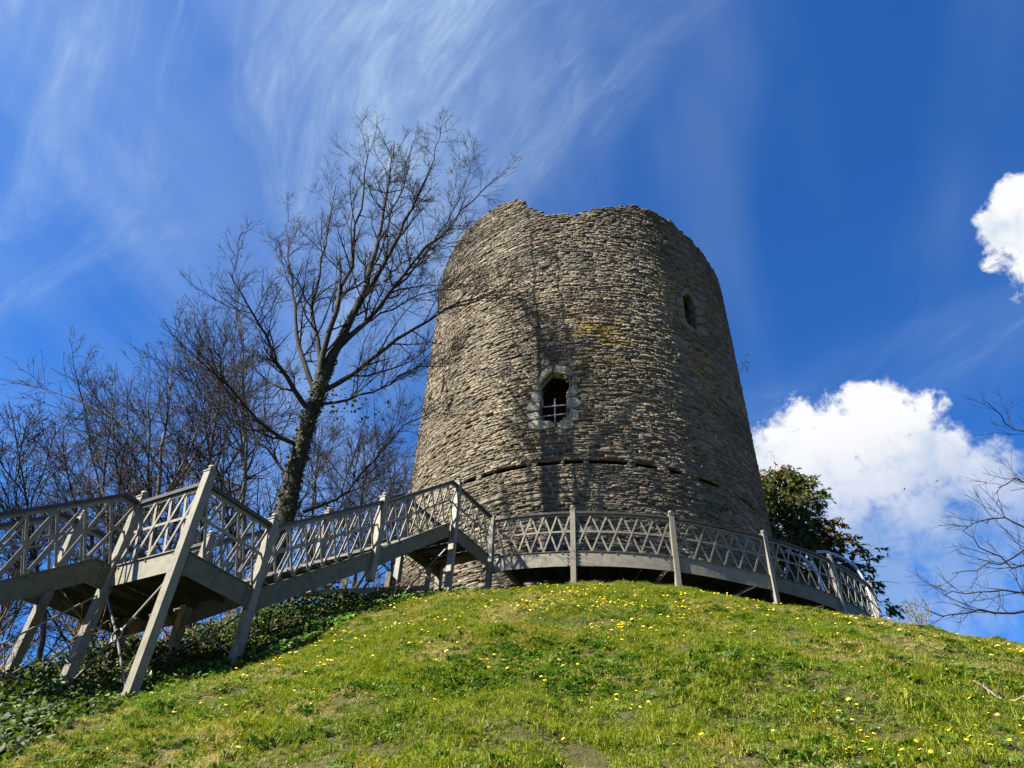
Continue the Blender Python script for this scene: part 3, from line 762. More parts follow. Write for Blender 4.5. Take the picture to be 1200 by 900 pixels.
# posts that run down to the ground
for q, z1 in ((P1, ZL), (P2, ZL + .08), (P3, ZL), (PA, ZL), (PB, ZL), (P4, ZL), (P5, ZD), (P5 + n2 * WD, ZD), (P6 + n2 * WD, ZD)):
    g = float(gz(q[0], q[1])); post(stair, q[:2], g - .3, z1 + 1.07, out, .12)
# gusset plates at the posts
for q, z_ in ((P1, ZL), (P2, ZL), (P3, ZL), (P5, ZD)):
    for s_ in (-1, 1):
        if (q is P1 and s_ > 0) or (q is P2 and s_ < 0): continue
        c0 = q + u2 * s_ * .10 + out * .014 + UP * z_
        g_ = bar('gusset_plate', c0 - UP * .02, c0 - UP * .31, .09, .010, SHADE_PLATE, stair, side=out)
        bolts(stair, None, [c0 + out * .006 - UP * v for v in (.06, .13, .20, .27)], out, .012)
# braces: crossed rods meeting in a ring
def brace(A0, A1, B0, B1):
    """rods A0-B1 and B0-A1 broken by a ring at their crossing"""
    cx = (A0 + A1 + B0 + B1) / 4; d = (B0 - A0); nn = np.cross(d, UP); nn /= np.linalg.norm(nn); e1 = d - UP * d[2]; e1 /= np.linalg.norm(e1)
    an_ = np.linspace(0, 2 * math.pi, 25); ringp = np.array([cx + .085 * (math.cos(a) * e1 + math.sin(a) * UP) for a in an_])[None]
    rg_ = part('brace_ring', *tubes(ringp, np.full((1, 25), .014), 6), RODM, stair, smooth=True)
    for e in (A0, A1, B0, B1):
        d_ = (cx - e) / np.linalg.norm(cx - e); bar('brace_rod', e, cx - d_ * .085, .02, .02, RODM, stair, parent=rg_)
def gp(q, dz_=0.0): return np.array([q[0], q[1], float(gz(q[0], q[1])) + dz_])
def zp(q, z): return np.array([q[0], q[1], z])
brace(gp(P1, .1), zp(P1, ZL - .3), gp(P2, .1), zp(P2, ZL - .3))
brace(gp(P1 - u2 * SPL, .1), zp(P1 - u2 * SPL, 2.3), gp(P1, .1), zp(P1, ZL - .35))
brace(gp(P5 + n2 * WD, .05), zp(P5 + n2 * WD, ZD - .35), gp(P5, .05), zp(P5, ZD - .35))
brace(gp(P3, .1), zp(P3, ZL - .3), gp(P4, .1), zp(P4, ZL - .3))

# ------------------------------------------------------------------ stair from the walkway's end up to the tower door
ds = thing('door_staircase', 'short open-tread steel stair with curved galvanised handrail rising behind the lattice', 'staircase', (9.1, 17.9, 6.5))
B0 = np.array([9.62, 17.75, ZD]); E0 = np.array([9.95, 20.5, ZD + 2.45]); dv = E0 - B0; dh = dv * [1, 1, 0]; dh /= np.linalg.norm(dh); lf = np.array([-dh[1], dh[0], 0]); WS = 1.15
for off in (0, WS):
    o_ = lf * off
    part('stringer', *sweep(np.array([B0 + o_, E0 + o_]), .02, .26, .0), SHADE_PLATE, ds)
    hp = [B0 + o_ + UP * z for z in (.02, .5)] + [B0 + o_ + UP * .95 + dh * .03, B0 + o_ + dv * .10 + UP * 1.06] + [B0 + o_ + dv * s + UP * 1.0 for s in (.3, .5, .7)] + [B0 + o_ + dv * .92 + UP * .98 , B0 + o_ + dv + UP * .92 + dh * .15]
    hp = np.array([B0 + o_, B0 + o_ + UP * .5, B0 + o_ + UP * .95, np.array([9.70, 18.02, 8.92]) + o_, np.array([9.80, 18.4, 9.38]) + o_, np.array([9.86, 18.9, 9.84]) + o_, np.array([9.90, 19.5, 10.30]) + o_, np.array([9.90, 20.1, 10.70]) + o_, np.array([9.88, 20.6, 10.95]) + o_])
    part('handrail', *tubes(hp[None], np.full((1, len(hp)), .042), 8), STEEL, ds, smooth=True)
    for s in (.33, .66, 1.0):
        q = B0 + o_ + dv * s; bar('post', q - UP * .1, q + UP * .98, .06, .06, SHADE_PLATE, ds)
    for c in range(6):
        a, b = B0 + o_ + dv * (c / 6), B0 + o_ + dv * ((c + 1) / 6)
        bar('lattice_bar', a + UP * .1, b + UP * .93, .035, .01, SHADE_PLATE, ds, side=lf); bar('lattice_bar', a + UP * .93, b + UP * .1, .035, .01, SHADE_PLATE, ds, side=lf)
for q in range(13):
    c0 = B0 + dv * ((q + .6) / 13); bar('tread', c0 + lf * .015, c0 + lf * (WS - .015), .24, .04, SHADE_PLATE, ds, side=(0, 0, 1))
V = np.array([E0, E0 + lf * (WS + .0), E0 + lf * WS + dh * 1.2, E0 + dh * 1.2]); V[:, 2] = E0[2] + .05; V2 = V - UP * .08
part('platform', np.concatenate([V, V2]), [[0, 3, 2, 1], [4, 5, 6, 7], [0, 1, 5, 4], [1, 2, 6, 5], [2, 3, 7, 6], [3, 0, 4, 7]], SHADE_PLATE, ds)
for q in (E0, E0 + dh * 1.2, E0 + lf * WS + dh * 1.2, B0 + lf * WS + dh * .1, B0 + dh * .1):
    bar('leg', np.array([q[0], q[1], float(gz(q[0], q[1])) - .2]), q - UP * .02 if q[2] > ZD + 1 else np.array([q[0], q[1], ZD]), .09, .09, SHADE_PLATE, ds)

# ------------------------------------------------------------------ trees
def unit(v): return v / (np.linalg.norm(v, axis=-1, keepdims=True) + 1e-9)
def sprout(P, Rr, nc, tlo, thi, llo, lhi, alo, ahi, npts, up, wander, rng, rtip=.003, rfac=.55, taper_t=.55, rmax=9.):
    """nc side shoots on every polyline of P (M,n,3)"""
    M, n, _ = P.shape
    t = rng.uniform(tlo, thi, (M, nc)); f = t * (n - 1); i0 = np.minimum(f.astype(int), n - 2); fr = (f - i0)[..., None]
    m = np.arange(M)[:, None]
    base = P[m, i0] * (1 - fr) + P[m, i0 + 1] * fr; tan = unit(P[m, i0 + 1] - P[m, i0])
    rb = Rr[m, i0] * (1 - fr[..., 0]) + Rr[m, i0 + 1] * fr[..., 0]
    rv = rng.normal(0, 1, tan.shape); perp = unit(rv - tan * (rv * tan).sum(-1, keepdims=True))
    a = rng.uniform(alo, ahi, (M, nc, 1)); d = unit(np.cos(a) * tan + np.sin(a) * perp)
    L = rng.uniform(llo, lhi, (M, nc)) * (1 - taper_t * (t - tlo) / max(thi - tlo, 1e-3))
    base = base.reshape(-1, 3); d = d.reshape(-1, 3); L = L.reshape(-1); rb = np.minimum(rb.reshape(-1) * rfac, rmax); rb = np.maximum(rb, rtip * 1.2)
    K = len(L); out_ = np.zeros((K, npts, 3)); out_[:, 0] = base; p_ = base.copy()
    for s in range(1, npts):
        d = unit(d + rng.normal(0, wander, d.shape) + np.array([0, 0, up]))
        p_ = p_ + d * (L / (npts - 1))[:, None]; out_[:, s] = p_
    rr = rb[:, None] * (1 - np.linspace(0, 1, npts)[None]) + rtip * np.linspace(0, 1, npts)[None]
    return out_, rr
def resample(K, n, rng=None, wob=0.0):
    K = np.asarray(K, float); d = np.concatenate([[0], np.cumsum(np.linalg.norm(np.diff(K, axis=0), axis=1))]); d /= d[-1]
    # Catmull-Rom like smoothing through a fine linear pass
    s = np.linspace(0, 1, n); P = np.stack([np.interp(s, d, K[:, q]) for q in range(3)], 1)
    for _ in range(2): P[1:-1] = (P[:-2] + 2 * P[1:-1] + P[2:]) / 4
    if rng is not None: P[1:-1] += rng.normal(0, wob, P[1:-1].shape)
    return P
def leaves(Pc, Nn, size, rng, bend=.2, aspect=.7):
    """small folded leaves at points Pc with rough normals Nn"""
    n = len(Pc); Nn = unit(Nn + rng.normal(0, .45, Nn.shape)); t = unit(np.cross(Nn, rng.normal(0, 1, Nn.shape))); b = np.cross(Nn, t)
    s = (size * rng.uniform(.6, 1.25, n))[:, None]
    V = np.stack([Pc - t * s * .5, Pc + b * s * aspect * .5 - Nn * s * bend * .5, Pc + t * s * .5, Pc - b * s * aspect * .5 - Nn * s * bend * .5, Pc + Nn * s * .05], 1).reshape(-1, 3)
    Q = (np.arange(n)[:, None, None] * 5 + np.array([[0, 1, 4], [1, 2, 4], [2, 3, 4], [3, 0, 4]])[None]).reshape(-1, 3)
    return V, Q

# --- the big bare tree beside the stair, its limbs read from the photograph at the tree's own distance
rng = np.random.RandomState(21)
TD = 14.6
tb = at(334, 600, TD); g0 = float(gz(tb[0], tb[1]))
big_tree = thing('bare_tree', 'tall bare tree with ivy-clad trunk beside the stair, boughs reaching over the tower', 'tree', (tb[0], tb[1], g0))
def limb(pts, d0, d1, n=14, wob=.03):
    ds_ = np.linspace(d0, d1, len(pts)); return resample([at(u, v, d) for (u, v), d in zip(pts, ds_)], n, rng, wob)
trunk_pts = np.concatenate([[np.array([tb[0] - .1, tb[1], g0 - .3])], resample([at(330, 620, TD), at(338, 585, TD), at(351, 530, TD), at(366, 475, TD), at(380, 438, TD), at(392, 409, TD), at(413, 377, TD), at(430, 330, TD), at(443, 287, TD), at(453, 230, TD), at(458, 195, TD), at(462, 165, TD)], 22, rng, .02)])
tr_r = np.interp(np.linspace(0, 1, 23), [0, .12, .3, .42, .55, .8, 1], [.26, .20, .165, .11, .078, .038, .012])
limbs = [  # pixels, distance at root and tip, root radius
    ([(366, 478), (377, 417), (390, 377), (403, 337), (413, 290), (420, 257), (430, 197), (427, 165)], TD, TD - .8, .115),
    ([(424, 350), (445, 318), (463, 290), (477, 253), (503, 207), (512, 175), (517, 148)], TD, TD + .8, .10),
    ([(392, 412), (430, 377), (463, 337), (490, 297), (530, 263), (563, 222), (584, 208)], TD, TD - .7, .095),
    ([(372, 462), (410, 440), (450, 410), (500, 375), (530, 356), (575, 346), (622, 333)], TD, TD - .9, .085),
    ([(520, 362), (560, 352), (597, 344), (640, 360), (690, 378), (708, 394)], TD - .65, TD - .5, .032),
    ([(352, 525), (314, 504), (288, 472), (265, 452), (256, 425), (250, 398)], TD, TD - 1.2, .07),
    ([(362, 480), (328, 435), (311, 394), (292, 358), (278, 335), (268, 318)], TD, TD - .6, .085),
    ([(370, 460), (350, 420), (345, 380), (342, 330), (338, 290), (334, 262)], TD, TD + 1.0, .085),
    ([(378, 440), (370, 400), (368, 360), (378, 310), (386, 260), (394, 215)], TD, TD + .5, .08),
    ([(366, 478), (400, 470), (432, 464), (470, 435), (505, 429), (530, 424)], TD, TD - .3, .05),
    ([(356, 600), (403, 582), (432, 548), (470, 496), (500, 488), (530, 465)], TD, TD - .5, .045),
    ([(345, 570), (325, 540), (300, 520), (286, 480), (262, 455), (255, 428)], TD + .2, TD + 1.2, .05),
    ([(400, 395), (440, 372), (480, 350), (515, 340), (560, 335)], TD, TD + .6, .045),
    ([(450, 330), (470, 308), (505, 292), (535, 283)], TD, TD + .6, .04),
    ([(438, 300), (455, 262), (472, 225), (480, 190), (484, 165)], TD, TD - .5, .05),
    ([(463, 337), (500, 300), (520, 262), (540, 235), (548, 205), (552, 180)], TD - .2, TD + .5, .045),
]
LP, LR = [], []
for pts, d0, d1, r0 in limbs:
    q = limb(pts, d0, d1, 14, .035); LP.append(q); LR.append(np.interp(np.linspace(0, 1, 14), [0, .5, 1], [r0 * .82, r0 * .42, .010]))
LP = np.array(LP); LR = np.array(LR)
tv, tq = tubes(trunk_pts[None], tr_r[None], 12)
trunk = part('trunk', tv, tq, BARK, big_tree, smooth=True)
for q, r_ in zip(LP, LR): part('bough', *tubes(q[None], r_[None], 8), BARK, big_tree, smooth=True)
top_p = trunk_pts[8:][None]; top_r = tr_r[8:][None]
LPx = np.concatenate([LP, np.array([resample(top_p[0], 14)])]); LRx = np.concatenate([LR, np.interp(np.linspace(0, 1, 14), np.linspace(0, 1, top_r.shape[1]), top_r[0])[None]])
a_, ar = sprout(LPx, LRx, 21, .14, .98, .9, 2.9, .45, .95, 8, .10, .12, rng, .005, .5, .5, .03)
b_, br = sprout(a_, ar, 8, .12, .98, .35, 1.0, .4, .9, 6, .09, .16, rng, .0035, .65, .5)
c_, cr_ = sprout(b_, br, 5, .2, 1.0, .12, .38, .4, .9, 3, .08, .2, rng, .0028, .7, .5)
tv, tq = cat_vq([tubes(a_, ar, 5), tubes(b_, br, 4), tubes(c_, cr_, 3)])
cw = part('crown', tv, tq, TWIG, big_tree); cw['kind'] = 'stuff'
# ivy on the trunk
ns = 1900; s = rng.rand(ns) ** .9 * .36; k = s * 22; i0 = np.minimum(k.astype(int), 21); fr = (k - i0)[:, None]
pc_ = trunk_pts[i0] * (1 - fr) + trunk_pts[i0 + 1] * fr; rr_ = np.interp(s, np.linspace(0, 1, 23), tr_r)
an_ = rng.rand(ns) * 2 * math.pi; od = np.stack([np.cos(an_), np.sin(an_), 0 * an_], 1)
bl = rng.rand(ns) < (.35 + .65 * (fbm(an_ * 1.2, s * 18, 5) > .45))
V_, Q_ = leaves((pc_ + od * (rr_ + rng.uniform(.0, .06, ns))[:, None])[bl], od[bl], .085, rng)
iv = part('ivy', V_, Q_, IVY, big_tree, cols=np.repeat(rng.uniform(.3, .8, (bl.sum(), 1)) * np.ones(3), 5, 0)); iv['kind'] = 'stuff'
n_ = 170; sp = at(400, 470, TD - .1); V_, Q_ = leaves(sp + rng.normal(0, 1, (n_, 3)) * [.55, .3, .24], np.tile([0, 0, 1.0], (n_, 1)), .10, rng)
part('ivy_clump', V_, Q_, IVY, big_tree, cols=np.repeat(rng.uniform(.6, 1.2, (n_, 1)) * np.ones(3), 5, 0))['kind'] = 'stuff'

def bare_tree(label, base_px, top_px, d, seed, spread=.5, leaders=6, dens=1.0, mats=(BARK, TWIGP), lean=None, twig=1.0, group='bare trees behind the staircase'):
    r_ = np.random.RandomState(seed)
    b0 = at(base_px[0], base_px[1], d); g = float(gz(b0[0], b0[1])); tp_ = at(top_px[0], top_px[1], d)
    root = thing('bare_tree', label, 'tree', (b0[0], b0[1], g), group)
    base = np.array([b0[0], b0[1], g - .3]); H = tp_[2] - g
    # the trunk passes through the pixel where it is seen, then on to the top
    mid = base + (tp_ - base) * .33; mid[:2] = b0[:2] * .7 + (base[:2] + (tp_[:2] - base[:2]) * .33) * .3
    tp2 = tp_.copy(); tr = resample([base, base * .5 + mid * .5, mid, mid * .5 + tp2 * .5, tp2], 16, r_, .05 * H / 15)
    r0 = H * .0085; rr = np.interp(np.linspace(0, 1, 16), [0, .3, .7, 1], [r0 * 1.25, r0, r0 * .4, .008])
    part('trunk', *tubes(tr[None], rr[None], 9), mats[0], root, smooth=True)
    a, ar = sprout(tr[None], rr[None], leaders, .22, .72, H * .32, H * .60, spread * .7, spread * 1.7, 12, .045, .10, r_, .010, .62, .35)
    for q, x in zip(a, ar): part('bough', *tubes(q[None], x[None], 6), mats[0], root, smooth=True)
    a2 = np.concatenate([a, resample(tr[5:], 12)[None]]); ar2 = np.concatenate([ar, np.interp(np.linspace(0, 1, 12), np.linspace(0, 1, 11), rr[5:])[None]])
    b, br = sprout(a2, ar2, int(13 * dens), .15, .98, H * .10, H * .26, .40, 1.05, 8, .035, .12, r_, .007 * twig, .6, .5, .04)
    c, cr = sprout(b, br, 7, .10, .98, H * .035, H * .11, .40, .95, 5, .05, .16, r_, .0052 * twig, .7, .5)
    e, er = sprout(c, cr, 3, .2, 1.0, H * .014, H * .036, .4, .9, 2, .08, .2, r_, .0042 * twig, .75, .5)
    V, Q = cat_vq([tubes(b, br, 4), tubes(c, cr, 3), tubes(e, er, 3)])
    o = part('crown', V, Q, mats[1], root); o['kind'] = 'stuff'
    return root
bare_tree('bare tree with a pale twin stem rising straight behind the landing post', (214, 610), (205, 398), 21, 2, .55, 9, 1.0, (PALEB, TWIGP))
bare_tree('bare leaning tree whose dark limb reaches out over the lower flight', (135, 610), (10, 470), 19, 5, .50, 7, .8, (BARK, TWIG))
bare_tree('low bare tree with a rounded twiggy head above the lower flight', (160, 620), (135, 465), 24, 8, .60, 10, 1.0, (BARK, TWIGP))
bare_tree('slender bare tree with upswept twigs between the pale stem and the ivy trunk', (262, 620), (262, 420), 23, 11, .55, 9, 1.0, (BARK, TWIGP))
bare_tree('tall bare tree close behind the ivy-clad trunk with pale boughs', (300, 640), (285, 395), 20, 14, .55, 9, 1.0, (PALEB, TWIGP))
bare_tree('bare thicket tree seen between the ivy-clad trunk and the tower', (430, 640), (428, 505), 22, 17, .70, 9, 1.0, (BARK, TWIGP))
bare_tree('small bare tree crowding against the lit side of the tower', (470, 650), (462, 540), 25, 19, .75, 8, 1.0, (BARK, TWIGP))
bare_tree('spreading bare tree low down behind the start of the stair', (60, 650), (62, 540), 26, 23, .75, 9, 1.0, (BARK, TWIGP))
bare_tree('bare tree filling the gap under the upper flight', (380, 660), (375, 490), 27, 29, .65, 9, 1.0, (BARK, TWIGP))
bare_tree('distant bare tree with a fine haze of twigs over the landing', (235, 640), (232, 470), 32, 31, .60, 10, 1.0, (BARK, TWIGP), twig=1.3)
bare_tree('distant bare tree low between the stair legs', (20, 760), (25, 600), 22, 37, .70, 8, .9, (BARK, TWIG))
bare_tree('grey bare sapling standing under the landing among the brambles', (110, 740), (100, 610), 16, 41, .60, 7, .8, (BARK, TWIG))

# --- bare tree at the right edge: only its twigs reach into the picture
rng = np.random.RandomState(77)
RD = 15.0
q0 = at(1330, 760, RD); g = float(gz(q0[0], q0[1]))
rt = thing('bare_tree', 'bare tree beyond the right slope, thin drooping twigs against the white cloud', 'tree', (q0[0], q0[1], g))
trk = resample([np.array([q0[0], q0[1], g - .3]), at(1325, 700, RD), at(1310, 560, RD), at(1290, 430, RD), at(1280, 330, RD)], 14, rng, .04)
trr = np.interp(np.linspace(0, 1, 14), [0, .5, 1], [.22, .14, .03])
part('trunk', *tubes(trk[None], trr[None], 9), BARK, rt, smooth=True)
rl = [([(1308, 560), (1250, 540), (1215, 520), (1190, 500), (1170, 488), (1155, 470)], .035), ([(1312, 620), (1260, 610), (1200, 622), (1165, 605), (1128, 622)], .04),
      ([(1318, 690), (1265, 675), (1200, 668), (1170, 650), (1140, 634), (1128, 622)], .04), ([(1320, 740), (1270, 735), (1225, 728), (1190, 718), (1160, 710), (1120, 722), (1085, 715)], .045),
      ([(1310, 590), (1260, 570), (1215, 566), (1180, 560), (1165, 580)], .03), ([(1315, 650), (1255, 648), (1205, 640), (1160, 668), (1115, 672)], .035), ([(1318, 715), (1255, 705), (1195, 690), (1150, 690), (1105, 698)], .035)]
lp, lr = [], []
for pts, r0 in rl:
    q = limb(pts, RD, RD - 1.0, 14, .04); lp.append(q); lr.append(np.interp(np.linspace(0, 1, 14), [0, .5, 1], [r0, r0 * .45, .006]))
    part('bough', *tubes(q[None], lr[-1][None], 6), TWIG, rt, smooth=True)
lp, lr = np.array(lp), np.array(lr)
a_, ar = sprout(lp * 1.0, lr * .8, 8, .3, .98, .5, 1.3, .4, .9, 8, .05, .12, rng, .004, .6, .4)
b_, br = sprout(a_, ar, 5, .15, .98, .18, .5, .4, .9, 5, .05, .15, rng, .003, .7, .5)
o = part('crown', *cat_vq([tubes(lp[:, :], np.maximum(lr, .006), 4), tubes(a_, ar, 4), tubes(b_, br, 3)]), TWIG, rt); o['kind'] = 'stuff'

# --- evergreen behind the tower
rng = np.random.RandomState(9)
ED = 32.0; eb = at(915, 690, ED); g = float(gz(eb[0], eb[1])); et = at(912, 560, ED)
ev = thing('evergreen_tree', 'dark green cypress with drooping sprays and rusty tips beside the tower', 'tree', (eb[0], eb[1], g))
etr = resample([np.array([eb[0], eb[1], g - .3]), (np.array([eb[0], eb[1], g]) + et) / 2, et], 14, rng, .04); err = np.linspace(.30, .03, 14)
part('trunk', *tubes(etr[None], err[None], 9), BARK, ev, smooth=True)
def limb_dirs(n):
    P, Rr = [], []
    for k in range(n):
        t = rng.uniform(.12, .99); f = t * 13; i0 = min(int(f), 12); b0 = etr[i0] + (etr[i0 + 1] - etr[i0]) * (f - i0)
        az = rng.uniform(0, 2 * math.pi); L = (1.0 + 6.0 * (1 - t) ** .8) * rng.uniform(.75, 1.1)
        d = np.array([math.cos(az), math.sin(az), rng.uniform(.15, .5)]); pts = [b0]
        for s in range(9):
            d = d + np.array([0, 0, -.055 - .02 * s / 3]) + rng.normal(0, .05, 3); pts.append(pts[-1] + unit(d) * L / 9)
        P.append(pts); Rr.append(np.linspace(.035, .006, 10))
    return np.array(P), np.array(Rr)
ep, er_ = limb_dirs(430)
tw_, twr = sprout(ep, er_, 9, .15, 1.0, .35, 1.0, .4, 1.0, 6, -.16, .08, rng, .004, .6, .3)
part('boughs', *cat_vq([tubes(ep, er_, 4), tubes(tw_, twr, 3)]), TWIG, ev)['kind'] = 'stuff'
def spray(P, per, size):
    M, n, _ = P.shape; t = rng.uniform(.05, 1.0, (M, per)); f = t * (n - 1); i0 = np.minimum(f.astype(int), n - 2); fr = (f - i0)[..., None]; m = np.arange(M)[:, None]
    b = P[m, i0] * (1 - fr) + P[m, i0 + 1] * fr; tan = unit(P[m, i0 + 1] - P[m, i0])
    b = b.reshape(-1, 3); tan = tan.reshape(-1, 3); K = len(b)
    d = unit(tan + rng.normal(0, .55, (K, 3)) + np.array([0, 0, -.25])); s = (size * rng.uniform(.6, 1.3, K))[:, None]
    sd = unit(np.cross(d, rng.normal(0, 1, (K, 3)))); e = b + d * s; mid = b + d * s * .5
    V = np.stack([b, mid + sd * s * .18, e + np.array([0, 0, -.02]), mid - sd * s * .18], 1).reshape(-1, 3)
    return V, (np.arange(K)[:, None] * 4 + np.arange(4)[None]), b
V_, Q_, bb = spray(np.concatenate([tw_, ]), 18, .21)
pj = project(bb); red = (np.linalg.norm((bb - at(912, 568, ED)) / [1.0, 1.0, 1.1], axis=1) < 1.0) | (np.linalg.norm(bb - at(995, 625, ED - 1.5), axis=1) < 1.3)
tint = rng.uniform(.55, 1.35, (len(bb), 1)) * np.ones(3); tint[red & (rng.rand(len(bb)) < .6)] *= [3.6, 1.5, 1.5]
fo = part('crown', V_, Q_, CONIF, ev, cols=np.repeat(tint, 4, 0)); fo['kind'] = 'stuff'

# --- weed growing out of the tower's edge and a small bush on the slope
def weed(name, label, cat, base, dirv, L, n, rng, lm, size, grp=None, sm=DEADST):
    t_ = thing(name, label, cat, tuple(base)); d = unit(np.array(dirv, float))
    st = []
    for k in range(n):
        dd = unit(d + rng.normal(0, .28, 3)); pts = [np.array(base)]
        for s in range(6): dd = unit(dd + rng.normal(0, .1, 3) + [0, 0, .06]); pts.append(pts[-1] + dd * L * rng.uniform(.8, 1.1) / 6)
        st.append(pts)
    st = np.array(st); rr = np.tile(np.linspace(.006, .003, 7), (n, 1))
    c, cr = sprout(st, rr, 5, .3, 1.0, L * .12, L * .32, .4, .9, 4, .05, .12, rng, .003, .7, .3)
    part('stems', *cat_vq([tubes(st, rr, 4), tubes(c, cr, 3)]), sm, t_)
    ends = c[:, 1:].reshape(-1, 3); V, Q = leaves(ends + rng.normal(0, .015, ends.shape), np.tile([0, 0, 1.0], (len(ends), 1)), size, rng)
    part('foliage', V, Q, lm, t_, cols=np.ones((len(V), 3)))['kind'] = 'stuff'
    return t_
rng = np.random.RandomState(12)
th_, z_ = hit_tower(869, 440, R); weed('wall_weed', 'spindly weed sprouting from the shaded edge of the tower', 'plant', tw(th_, z_, R - .02), (.75, .1, .9), 1.0, 3, rng, IVY, .05)
gb = at(1076, 730, 12.2); weed('small_bush', 'small pale leafless bush on the grass crest right of the railing', 'bush', (gb[0], gb[1], float(gz(gb[0], gb[1])) - .03), (0, 0, 1), .55, 12, rng, HERB, .03)

# ------------------------------------------------------------------ undergrowth below the stair
bound = [ground_hit(u, v) for u, v in ((10, 892), (60, 862), (130, 832), (200, 806), (275, 784), (330, 768), (400, 735), (445, 716))]
bs = np.array([(q - P2)[:2] @ u2[:2] for q in bound]); bt = np.array([(q - P2)[:2] @ n2[:2] for q in bound])
def in_ivy(x, y, soft=.18):
    s = (x - P2[0]) * u2[0] + (y - P2[1]) * u2[1]; t = (x - P2[0]) * n2[0] + (y - P2[1]) * n2[1]
    o_ = np.argsort(bs); tb_ = np.interp(s, bs[o_], bt[o_])
    return t - tb_ + (fbm(x * 2.2, y * 2.2, 61) - .5) * soft * 3
rng = np.random.RandomState(33)
M_ = 180000; s = rng.uniform(-6.5, 6.0, M_); t = rng.uniform(-3.5, 5.0, M_); x = P2[0] + u2[0] * s + n2[0] * t; y = P2[1] + u2[1] * s + n2[1] * t
k = (in_ivy(x, y) > 0) & (rng.rand(M_) < .62) & (np.hypot(x - C[0], y - C[1]) > 8.4); x, y = x[k], y[k]
hh = .03 + (fbm(x * 1.3, y * 1.3, 71) ** 1.6) * .95 * np.clip(in_ivy(x, y) * .55, .08, 1)
ph = rng.rand(len(x)) ** .6 * hh
V_, Q_ = leaves(np.stack([x, y, gz(x, y) + ph], 1), np.tile([-.3, -.35, .9], (len(x), 1)) + rng.normal(0, .45, (len(x), 3)), .062, rng)
o = link('ivy_undergrowth', npmesh('ivy_undergrowth', V_, Q_, np.repeat(np.where(rng.rand(len(x), 1) < .10, np.array([2.6, 2.1, 1.2]), rng.uniform(.45, 1.5, (len(x), 1)) * np.ones(3)), 5, 0)), IVY); o['kind'] = 'stuff'; tag(o, 'dark glossy ivy and brambles covering the bank under the staircase', 'ground cover')
# brighter herbs along the edge
M_ = 14000; s = rng.uniform(-4, 5.6, M_); t = rng.uniform(-1.0, 3.0, M_); x = P2[0] + u2[0] * s + n2[0] * t; y = P2[1] + u2[1] * s + n2[1] * t
e = in_ivy(x, y); k = (e > -.25) & (e < .8) & (fbm(x * 1.7, y * 1.7, 19) > .50); x, y = x[k], y[k]
V_, Q_ = leaves(np.stack([x, y, gz(x, y) + rng.rand(len(x)) * .16], 1), np.tile([-.2, -.3, 1.0], (len(x), 1)), .10, rng, aspect=.45)
o = link('herb_patch', npmesh('herb_patch', V_, Q_, np.repeat(rng.uniform(.7, 1.4, (len(x), 1)) * np.ones(3), 5, 0)), HERB); o['kind'] = 'stuff'; tag(o, 'bright green leafy herbs edging the ivy below the stair', 'ground cover')
# dead bramble canes
n_ = 300; s = rng.uniform(-4, 6.5, n_); t = rng.uniform(1.3, 5.0, n_); x = P2[0] + u2[0] * s + n2[0] * t; y = P2[1] + u2[1] * s + n2[1] * t
st = np.zeros((n_, 8, 3)); st[:, 0] = np.stack([x, y, gz(x, y) - .05], 1); d = unit(np.stack([rng.normal(0, .5, n_), rng.normal(0, .5, n_), np.ones(n_)], 1)); L = rng.uniform(.5, 1.7, n_)
for q in range(1, 8): d = unit(d + rng.normal(0, .12, d.shape) + [0, 0, -.10]); st[:, q] = st[:, q - 1] + d * (L / 7)[:, None]
rr = np.tile(np.linspace(.011, .004, 8), (n_, 1)); cc, ccr = sprout(st, rr, 4, .3, 1, .15, .45, .5, 1.0, 4, .0, .15, rng, .003, .6, .3)
o = link('bramble_canes', npmesh('bramble_canes', *cat_vq([tubes(st, rr, 4), tubes(cc, ccr, 3)])), DEADST); o['kind'] = 'stuff'; tag(o, 'tangle of dry brown bramble canes under the staircase', 'brambles')

# ------------------------------------------------------------------ wooden fence behind the stair
FD = 14.2
f0, f1 = at(345, 697, FD - .6), at(500, 690, FD + .9)
fence = thing('wooden_fence', 'weathered post and rail fence half hidden in scrub behind the upper flight', 'fence', (f0[0], f0[1], float(gz(f0[0], f0[1]))))
fd = unit((f1 - f0) * [1, 1, 0]); fl = np.linalg.norm((f1 - f0)[:2])
for s in (0.0, .33, .66, 1.0):
    q = f0 + (f1 - f0) * s; g = float(gz(q[0], q[1])); bar('fence_post', (q[0], q[1], g - .3), (q[0], q[1], max(g + .75, q[2] + .12)), .12, .10, WOODM, fence)
nn_ = np.array([fd[1], -fd[0], 0])
for a in range(3):
    for dz_ in (0, -.34):
        q, r_ = f0 + (f1 - f0) * (a * .33), f0 + (f1 - f0) * min(1, a * .33 + .34); bar('fence_rail', q + nn_ * .075 + UP * dz_, r_ + nn_ * .075 + UP * dz_, .11, .035, WOODM, fence, side=nn_)

